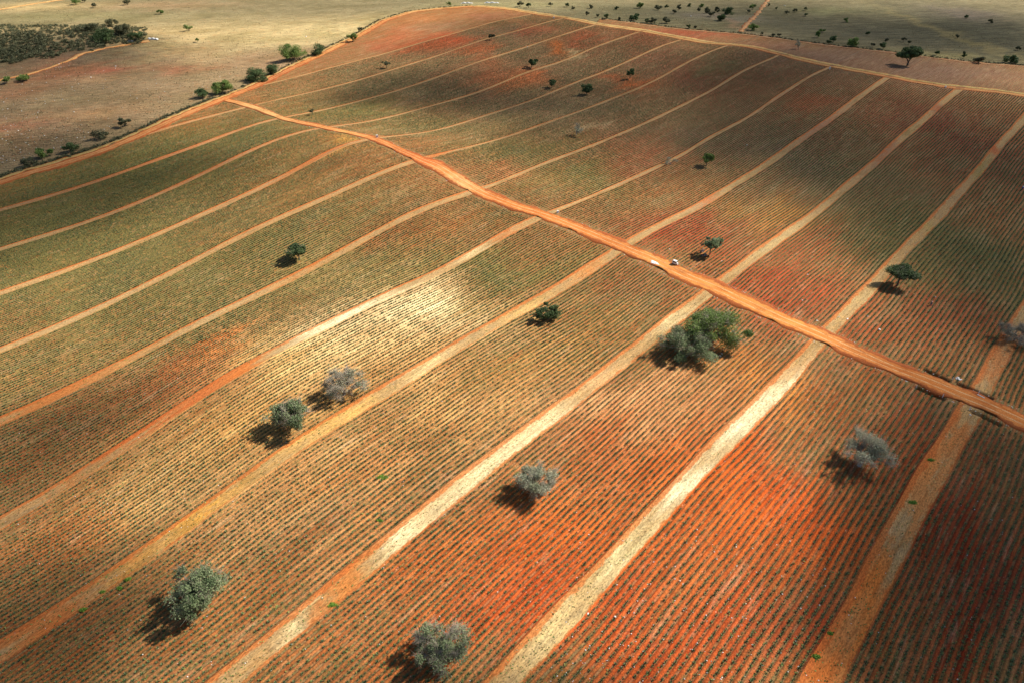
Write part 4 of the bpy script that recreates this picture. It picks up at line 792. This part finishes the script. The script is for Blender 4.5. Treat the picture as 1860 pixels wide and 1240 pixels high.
# ------------------------------------------------------------------ stones
def stone_mesh(seed, k=1.):
    import bmesh
    bm = bmesh.new(); bmesh.ops.create_icosphere(bm, subdivisions=2, radius=1); r = random.Random(seed)
    pl = [(Vector((r.gauss(0, 1), r.gauss(0, 1), r.gauss(0, 1))).normalized(), r.uniform(.55, .85)) for _ in range(9)]
    for v in bm.verts:
        for n_, dd in pl:
            e = v.co.dot(n_) - dd
            if e > 0: v.co -= n_ * e * .9
        v.co.z *= .62
    me = bpy.data.meshes.new('stone'); bm.to_mesh(me); bm.free(); me.materials.append(WHITE); return me
sm = [stone_mesh(i) for i in range(4)]
ST = [(1467,499,3,'white stone in the red rows, highest of three'),(1439,525,3,'white stone in the red rows, middle of three'),(1457,546,3.5,'white stone in the red rows, lowest of three'),(1539,580,5,'larger white stone below the pale lane, with two small ones beside it'),(1524,576,3,'small white stone just left of the larger one'),(1576,575,3,'small white stone right of the larger one'),
(1597,599,6,'flattest, biggest white stone in the red rows at right'),(1484,583,4,'white stone at the upper edge of the dirt road'),(1699,540,3,'small white stone just above the stooping person'),(1308,646,5,'white stone at the foot of the large green tree, lower one'),(1298,645,4,'white stone at the foot of the large green tree, left one'),(1311,642,4,'white stone at the foot of the large green tree, upper one'),
(1117,1119,5,'white stone in the orange rows near the bottom'),(1068,1114,5,'white stone beside the pale lane near the bottom'),(958,83+3,2.4,'white stone beside the dark tree of the far field'),(1357,264,3,'pale stone in the grey far rows'),(1216,453,3,'white stone just above the dirt road, near the pale patch'),(1311,475,3,'white stone near the tree with the motorcycles'),
(1255,30,3,'white stone on the far pasture'),(1425,11,3,'white stone high on the far pasture'),(556,67,3,'white stone on the yellow pasture slope'),(1762,753,4,'white stone below the road ditch at right'),(210,121,3,'white stone on the brown slope, upper one'),(165,141,3,'white stone on the brown slope, lower one'),(107,388-271,3,'white stone near the mound track')]
for i, (a, b_, wpx, lab) in enumerate(ST):
    P = G1(a, b_); r = wpx / pxscale(P) / 2; o = bpy.data.objects.new('stone', sm[i % 4]); C.objects.link(o); o.location = (P[0], P[1], P[2] + r * .1); o.scale = (r * 1.1, r * .9, r); o.rotation_euler = (0, 0, i * 1.3)
    tag(o, lab, 'stone', 'single white stones')
# loose stone rubble: left pasture and road edges
rng = np.random.default_rng(21); pts_ = []
for _ in range(2200):
    a, b_ = rng.uniform(-30, 480), rng.uniform(120, 300)
    if b_ > 318 - a * .42: continue
    if rng.random() > (.25 + .75 * max(0, 1 - a / 260)) * (.3 + .7 * (b_ - 110) / 190): continue
    pts_.append((a + 3 * math.sin(b_), b_, rng.uniform(.07, .26)))
for _ in range(700): pts_.append((rng.uniform(0, 1860), rng.uniform(560, 1240), .09))
for _ in range(250): pts_.append((rng.uniform(1000, 1500), rng.uniform(960, 1240), .11))
for _ in range(220):
    t = rng.random() * (len(MAIN_U) - 2); k = int(t); f = t - k; u = MAIN_U if rng.random() < .5 else MAIN_D; pts_.append((u[k][0] * (1 - f) + u[k + 1][0] * f, u[k][1] * (1 - f) + u[k + 1][1] * f, .13))
p_ = np.array(pts_); g = ground(p_[:, :2]); bv = np.array([v.co for v in stone_mesh(9).vertices]); 
import bmesh
bm = bmesh.new(); bmesh.ops.create_icosphere(bm, subdivisions=1, radius=1); bv = np.array([v.co for v in bm.verts]); bf = np.array([[v.index for v in f.verts] for f in bm.faces]); bm.free()
k = len(bv); rr = p_[:, 2:3] * rng.uniform(.5, 1.6, (len(p_), 1)); an = rng.uniform(0, 6.3, len(p_))[:, None]
jit = 1 + .25 * rng.normal(size=(len(p_), k))
X = (bv[None, :, 0] * np.cos(an) - bv[None, :, 1] * np.sin(an)) * rr * jit + g[:, 0:1]; Y = (bv[None, :, 0] * np.sin(an) + bv[None, :, 1] * np.cos(an)) * rr * .8 * jit + g[:, 1:2]; Z = bv[None, :, 2] * rr * .6 * jit + g[:, 2:3] + .02
tag(obj('rubble', np.stack([X, Y, Z], -1).reshape(-1, 3), (bf[None] + (np.arange(len(p_)) * k)[:, None, None]).reshape(-1, 3), WHITE), 'pale loose stones strewn over the fields and the brown slope', 'rubble', kind='stuff')

# ------------------------------------------------------------------ small things on and beside the dirt road
def plain(name, c, rough=.6, spec=.3):
    m = bpy.data.materials.new(name); m.use_nodes = True; b = m.node_tree.nodes['Principled BSDF']
    b.inputs['Base Color'].default_value = (*c, 1); b.inputs['Roughness'].default_value = rough; b.inputs['Specular IOR Level'].default_value = spec; return m
WPAINT = mat_noise('dusty_white_paint', (.7, .68, .65), (.82, .81, .8), 4, .5); GLASS_SHADE = plain('dark_glass_and_shade', (.015, .015, .02), .12, .6); RUB_SHADE = plain('black_rubber_and_shade', (.02, .02, .02), .8)
NAVY = mat_noise('navy_paint', (.02, .03, .09), (.04, .05, .14), 5, .35); STEEL = mat_noise('worn_steel', (.25, .25, .27), (.45, .45, .47), 9, .4, .5); SEATM = plain('black_vinyl', (.03, .03, .035), .5)
SKIN = plain('brown_skin', (.28, .14, .08)); PINK = mat_noise('pink_straw_hat', (.8, .5, .48), (.9, .62, .58), 20); DARKC = mat_noise('dark_cloth', (.02, .02, .03), (.05, .045, .06), 8); DENIM = mat_noise('denim', (.03, .05, .1), (.06, .09, .16), 9); BLUEC = mat_noise('bright_blue_shirt', (.03, .03, .55), (.05, .06, .75), 6); WHC = mat_noise('white_straw_hat', (.7, .68, .64), (.85, .83, .8), 20)
def bmo(name, fn, mat, parent=None, loc=(0, 0, 0), smooth=False, bevel=0):
    bm = bmesh.new(); fn(bm)
    if bevel: bmesh.ops.bevel(bm, geom=[e for e in bm.edges if e.calc_face_angle(0) > .5], offset=bevel, segments=2, affect='EDGES')
    me = bpy.data.meshes.new(name); bm.to_mesh(me); bm.free(); me.materials.append(mat)
    if smooth: me.polygons.foreach_set('use_smooth', np.ones(len(me.polygons), bool))
    o = bpy.data.objects.new(name, me); C.objects.link(o); o.location = loc
    if parent: o.parent = parent
    return o
def hexa(bm, b, t, z0, z1):            # b, t = (x0, x1, y half) at bottom and top
    v = [bm.verts.new(p) for p in [(b[0], -b[2], z0), (b[1], -b[2], z0), (b[1], b[2], z0), (b[0], b[2], z0), (t[0], -t[2], z1), (t[1], -t[2], z1), (t[1], t[2], z1), (t[0], t[2], z1)]]
    for f in ((3, 2, 1, 0), (4, 5, 6, 7), (0, 1, 5, 4), (1, 2, 6, 5), (2, 3, 7, 6), (3, 0, 4, 7)): bm.faces.new([v[i] for i in f])
def wheel(parent, x, y, r, wd):
    def f(bm):
        M = Matrix.Translation((x, y, r)) @ Matrix.Rotation(math.pi / 2, 4, 'X'); bmesh.ops.create_cone(bm, cap_ends=True, segments=20, radius1=r, radius2=r, depth=wd, matrix=M)
    w_ = bmo('wheel', f, RUB_SHADE, parent, bevel=wd * .2)
    def g(bm):
        M = Matrix.Translation((x, y, r)) @ Matrix.Rotation(math.pi / 2, 4, 'X'); bmesh.ops.create_cone(bm, cap_ends=True, segments=16, radius1=r * .55, radius2=r * .55, depth=wd * 1.15, matrix=M)
    bmo('rim', g, STEEL, w_)
def rod(name, segs, mat, parent, sides=6):
    V, F = tubes(segs, sides); return obj(name, V, F, mat, parent, smooth=True)
def roaddir(px, py):
    a = G1(px - 15, py - 7.5); b_ = G1(px + 15, py + 7.5); return math.atan2(b_[1] - a[1], b_[0] - a[0])
# three-wheeled taxi on the road
P = G1(1226, 481); t = empty('three_wheeled_taxi', (P[0], P[1], P[2] + .2), roaddir(1226, 481) + .1); t.scale = (.82,) * 3; tag(t, 'small white three-wheeled vehicle with dark open sides, parked on the dirt road', 'mototaxi')
bmo('body', lambda bm: hexa(bm, (-1.15, .75, .62), (-1.1, .7, .64), .3, .85), WPAINT, t, bevel=.06)
bmo('nose', lambda bm: hexa(bm, (.76, 1.3, .34), (.72, 1.05, .42), .32, .95), WPAINT, t, bevel=.07)
bmo('cabin_shade', lambda bm: hexa(bm, (-.85, .55, .58), (-.8, .4, .56), .86, 1.45), GLASS_SHADE, t)  # solid dark block painted in for the shaded inside of the cab
ws_ = bmo('windshield', lambda bm: hexa(bm, (.57, .74, .55), (.42, .5, .54), .96, 1.45), GLASS_SHADE, t)
bmo('roof', lambda bm: hexa(bm, (-1.1, .62, .66), (-.98, .5, .56), 1.46, 1.58), WPAINT, t, bevel=.04)
bmo('rear_panel', lambda bm: hexa(bm, (-1.1, -.87, .6), (-1.05, -.83, .58), .86, 1.45), WPAINT, t)
bmo('seat', lambda bm: hexa(bm, (-.8, -.2, .5), (-.8, -.25, .5), .851, .99), SEATM, t)
wheel(t, -.75, .56, .24, .13); wheel(t, -.75, -.56, .24, .13); wheel(t, 1.0, 0, .24, .12)
bmo('headlight', lambda bm: bmesh.ops.create_uvsphere(bm, u_segments=10, v_segments=8, radius=.1, matrix=Matrix.Translation((1.2, 0, .8))), STEEL, t, smooth=True)
# motorcycles in the shade
def moto(px, py, rz, lab, mat):
    P = G1(px, py); t = empty('motorcycle', (P[0], P[1], P[2]), rz); t.scale = (1.15,) * 3; tag(t, lab, 'motorcycle', 'motorcycles in the shade of the tree')
    wheel(t, -.62, 0, .31, .11); wheel(t, .64, 0, .31, .09)
    bmo('tank', lambda bm: bmesh.ops.create_uvsphere(bm, u_segments=14, v_segments=10, radius=.2, matrix=Matrix.Translation((.16, 0, .8)) @ Matrix.Diagonal((1.4, .75, .75, 1))), mat, t, smooth=True)
    bmo('seat', lambda bm: hexa(bm, (-.65, .0, .13), (-.72, -.05, .11), .72, .83), SEATM, t, bevel=.03)
    bmo('engine', lambda bm: hexa(bm, (-.12, .3, .14), (-.1, .24, .12), .28, .62), STEEL, t, bevel=.03)
    rod('frame', [(-.62, 0, .31, -.1, 0, .7, .035, .035), (-.1, 0, .7, .42, 0, .86, .04, .04), (.42, 0, .86, .1, 0, .3, .035, .035), (-.62, 0, .31, .1, 0, .3, .035, .035)], mat, t)
    rod('fork', [(.64, .06, .31, .42, .06, .95, .025, .03), (.64, -.06, .31, .42, -.06, .95, .025, .03)], STEEL, t)
    rod('handlebar', [(.42, 0, .98, .3, .34, 1.06, .018, .018), (.42, 0, .98, .3, -.34, 1.06, .018, .018)], STEEL, t)
    bmo('headlight', lambda bm: bmesh.ops.create_uvsphere(bm, u_segments=10, v_segments=8, radius=.09, matrix=Matrix.Translation((.56, 0, .88))), STEEL, t, smooth=True)
    bmo('rear_mudguard', lambda bm: hexa(bm, (-.95, -.45, .07), (-.8, -.5, .07), .63, .7), mat, t)
moto(1275, 459, .5, 'dark blue motorcycle under the silver-topped tree, the farther of two', NAVY)
moto(1279, 466, .2, 'dark blue motorcycle under the silver-topped tree, the nearer of two', NAVY)
# people
def figure(px, py, rz, joints, hatm, shirtm, trm, lab, hatpos, tilt=0):
    P = G1(px, py); t = empty('person', (P[0], P[1], P[2]), rz); tag(t, lab, 'person', None)
    def skin(name, V, E, Rr, mat, sub=1):
        me = bpy.data.meshes.new(name); me.from_pydata(V, E, []); me.materials.append(mat); o = bpy.data.objects.new(name, me); C.objects.link(o); o.parent = t
        md_ = o.modifiers.new('skin', 'SKIN'); md_.use_smooth_shade = True
        for i, r in enumerate(Rr): me.skin_vertices[0].data[i].radius = (r, r)
        me.skin_vertices[0].data[0].use_root = True
        s2 = o.modifiers.new('sub', 'SUBSURF'); s2.levels = sub; s2.render_levels = sub; return o
    J = joints
    names = ['pelvis', 'chest', 'neck', 'head', 'crown', 'lsh', 'lel', 'lha', 'rsh', 'rel', 'rha', 'lhip', 'lkn', 'lan', 'lto', 'rhip', 'rkn', 'ran', 'rto']
    V = [J[n] for n in names]; I = {n: i for i, n in enumerate(names)}
    E = [(I[a], I[b]) for a, b in [('pelvis', 'chest'), ('chest', 'neck'), ('neck', 'head'), ('head', 'crown'), ('chest', 'lsh'), ('lsh', 'lel'), ('lel', 'lha'), ('chest', 'rsh'), ('rsh', 'rel'), ('rel', 'rha'), ('pelvis', 'lhip'), ('lhip', 'lkn'), ('lkn', 'lan'), ('lan', 'lto'), ('pelvis', 'rhip'), ('rhip', 'rkn'), ('rkn', 'ran'), ('ran', 'rto')]]
    R_ = [.14, .15, .06, .1, .08, .07, .045, .035, .07, .045, .035, .09, .06, .045, .04, .09, .06, .045, .04]
    skin('body', V, E, R_, SKIN)
    sv = ['pelvis', 'chest', 'lsh', 'lel', 'rsh', 'rel']; K = {n: i for i, n in enumerate(sv)}
    skin('shirt', [J[n] for n in sv], [(0, 1), (1, 2), (2, 3), (1, 4), (4, 5)], [.17, .19, .095, .065, .095, .065], shirtm)
    tv = ['pelvis', 'lhip', 'lkn', 'lan', 'rhip', 'rkn', 'ran']
    skin('trousers', [J[n] for n in tv], [(0, 1), (1, 2), (2, 3), (0, 4), (4, 5), (5, 6)], [.18, .12, .085, .07, .12, .085, .07], trm)
    M = Matrix.Translation(hatpos) @ Matrix.Rotation(tilt, 4, 'Y')
    def hf(bm):
        bmesh.ops.create_cone(bm, cap_ends=True, segments=20, radius1=.3, radius2=.16, depth=.05, matrix=M)
        bmesh.ops.create_cone(bm, cap_ends=True, segments=16, radius1=.14, radius2=.1, depth=.14, matrix=M @ Matrix.Translation((0, 0, .08)))
    bmo('hat', hf, hatm, t, smooth=False)
stoop = dict(pelvis=(0, 0, .88), chest=(.38, 0, 1.08), neck=(.55, 0, 1.1), head=(.68, 0, 1.1), crown=(.78, 0, 1.12), lsh=(.42, .19, 1.05), lel=(.5, .22, .76), lha=(.6, .14, .5), rsh=(.42, -.19, 1.05), rel=(.52, -.22, .78), rha=(.64, -.12, .55),
             lhip=(0, .1, .84), lkn=(.1, .13, .46), lan=(-.02, .14, .07), lto=(.14, .15, .04), rhip=(0, -.1, .84), rkn=(.04, -.14, .46), ran=(-.14, -.14, .07), rto=(.02, -.16, .04))
stand = dict(pelvis=(0, 0, .92), chest=(.04, 0, 1.32), neck=(.05, 0, 1.48), head=(.07, 0, 1.6), crown=(.07, 0, 1.68), lsh=(.03, .2, 1.38), lel=(.02, .27, 1.1), lha=(.16, .24, .88), rsh=(.03, -.2, 1.38), rel=(.02, -.28, 1.1), rha=(.18, -.22, .9),
             lhip=(0, .1, .88), lkn=(.05, .12, .48), lan=(0, .13, .07), lto=(.16, .14, .04), rhip=(0, -.1, .88), rkn=(.02, -.12, .48), ran=(-.06, -.13, .07), rto=(.1, -.15, .04))
figure(1690, 556, .9, stoop, PINK, DARKC, DENIM, 'stooping person in dark clothes and a pale pink hat, working among the red rows', (.78, 0, 1.2), .5)
figure(1856, 346, 2.2, stand, WHC, BLUEC, DENIM, 'person in a bright blue shirt and white hat at the right edge', (.07, 0, 1.72))
# marker posts
def post(px, py, h, r, lab, grp='white marker posts beside the dirt road'):
    P = G1(px, py); o = rod('marker_post', [(0, 0, -.2, .04, .02, h, r, r)], WPAINT, None, 8); V = len(o.data.vertices)
    o.location = (P[0], P[1], P[2]); tag(o, lab, 'marker post', grp)
    cap = bpy.data.meshes.new('c'); 
post(1777, 714, 1.0, .1, 'white post standing beside the concrete kerb of the road ditch')
post(1712, 720, .9, .09, 'white post on the near side of the road, at the end of a ditch')
post(1761, 743, .9, .09, 'white post on the near side of the road, right of the orange lane')
post(1730, 689, .8, .09, 'short white post just left of the heap of white sacks')
post(1664, 703, .7, .09, 'short white post on the near road edge, farthest left of its row')
P = G1(1781, 720); o = bmo('concrete_kerb', lambda bm: hexa(bm, (-.9, .9, .13), (-.88, .88, .11), -.2, .3), mat_noise('pale_concrete', (.5, .48, .46), (.68, .66, .63), 5), None, (P[0], P[1], P[2]), bevel=.03); o.rotation_euler = (0, 0, roaddir(1781, 720)); tag(o, 'low pale concrete kerb lying along the road ditch at right', 'kerb')
for px, py, h, wd, lab in [(685, 251, 1.5, 1.1, 'white marker block at the narrow bend of the dirt road'), (1013, 387, .9, .9, 'small white marker block on the far edge of the dirt road'), (1507, 126, 1.3, .9, 'white marker block where a lane meets the far road, left one'), (1717, 160, 1.0, 1.1, 'pinkish-white marker block where a lane meets the far road, right one'), (1006, 34, 1.2, 1.1, 'tiny white marker block on the far road near its top bend')]:
    P = G1(px, py); t = empty('marker_block', (P[0], P[1], P[2]), .5); tag(t, lab, 'marker block', 'white marker blocks at lane ends')
    bmo('block', lambda bm: hexa(bm, (-wd * .5, wd * .5, wd * .28), (-wd * .46, wd * .46, wd * .24), -.2, h), WPAINT, t, bevel=.05)
    bmo('opening_shade', lambda bm: hexa(bm, (-wd * .2, wd * .2, wd * .3), (-wd * .2, wd * .2, wd * .3), h * .35, h * .75), RUB_SHADE, t)  # black block in place of a hollow, its shade given as colour
# heap of white sacks
rng = np.random.default_rng(4); P = G1(1740, 688)
def sackmesh():
    bm = bmesh.new(); bmesh.ops.create_cube(bm, size=1); bmesh.ops.subdivide_edges(bm, edges=bm.edges[:], cuts=4, use_grid_fill=True)
    for v in bm.verts:
        x, y, z = v.co * 2; v.co = Vector((x * .42 * (1 - .06 * y * y), y * .26 * (1 - .1 * x * x), z * .15 * (1 - .45 * x ** 4) * (1 - .5 * y ** 4))); v.co.z += .02 * math.sin(9 * x + 4 * y)
    me = bpy.data.meshes.new('sack'); bm.to_mesh(me); bm.free(); me.materials.append(WPAINT); me.polygons.foreach_set('use_smooth', np.ones(len(me.polygons), bool)); return me
sk = sackmesh()
for i, (dx, dy, dz, a_) in enumerate([(-.5, 0, .16, .2), (.35, .1, .16, 1.4), (-.1, .6, .16, .5), (.1, -.5, .16, 2.6), (-.05, .05, .42, .9), (.2, .45, .4, 2.1), (.75, -.35, .16, .1)]):
    o = bpy.data.objects.new('sack', sk); C.objects.link(o); o.location = (P[0] + dx * .75, P[1] + dy * .75, P[2] + dz * .75); o.rotation_euler = (.1 * math.sin(i), .1 * math.cos(i), a_)
    o.scale = (.75,) * 3
    tag(o, 'white sack in the heap at the end of the lane beside the dirt road', 'sack', 'white sacks heaped beside the road')
# lime spilled on the road
P = G1(1188, 478); rz = roaddir(1188, 478); rng = np.random.default_rng(6); V = [(0, 0, .16)]; F = []; nr, ns = 6, 40
rad = 1 + .18 * np.sin(np.arange(ns) * .157 * 3 + 1) + .16 * rng.normal(size=ns)
for j in range(1, nr + 1):
    for i in range(ns):
        a_ = i * 2 * math.pi / ns; r = j / nr * (1 + (rad[i] - 1) * j / nr); V.append((1.7 * r * math.cos(a_), .95 * r * math.sin(a_), .16 * (1 - (j / nr) ** 2) + rng.normal() * .015 * (j < nr) - (.25 if j == nr else 0)))
for i in range(ns):
    k = (i + 1) % ns; F.append((0, 1 + i, 1 + k))
    for j in range(1, nr): F.append((1 + (j - 1) * ns + i, 1 + j * ns + i, 1 + j * ns + k, 1 + (j - 1) * ns + k))
o = obj('powder_heap', V, F, CHALK, smooth=True); o.location = (P[0], P[1], P[2] + .2); o.rotation_euler = (0, 0, rz); tag(o, 'flat heap of white powder spread on the dirt road, left of the parked vehicle', 'powder heap')
# covered piles by the far corner
for px, py, L_, lab in [(848, 6.5, 12, 'long white covered pile beyond the far track corner, left one'), (893, 6, 15, 'long pale covered pile beyond the far track corner, right one'), (277, 71.5, 9, 'white pile of rock at the tip of the scrub mound'), (238, 76, 5, 'thin white rock slab below the scrub mound')]:
    P = G1(px, py); rng = np.random.default_rng(int(px))
    def f(bm):
        bmesh.ops.create_grid(bm, x_segments=24, y_segments=8, size=1)
        for v in bm.verts:
            x, y = v.co.x, v.co.y; e = max(0, (1 - x ** 4) * (1 - y ** 4)); v.co = Vector((x * L_ / 2, y * 1.1, e * (1.0 + .25 * math.sin(9 * x + px)) + rng.normal() * .05 - .15))
    o = bmo('covered_pile' if px > 500 else 'rock_pile', f, WPAINT, None, (P[0], P[1], P[2])); o.rotation_euler = (0, 0, -.1); tag(o, lab, 'pile')
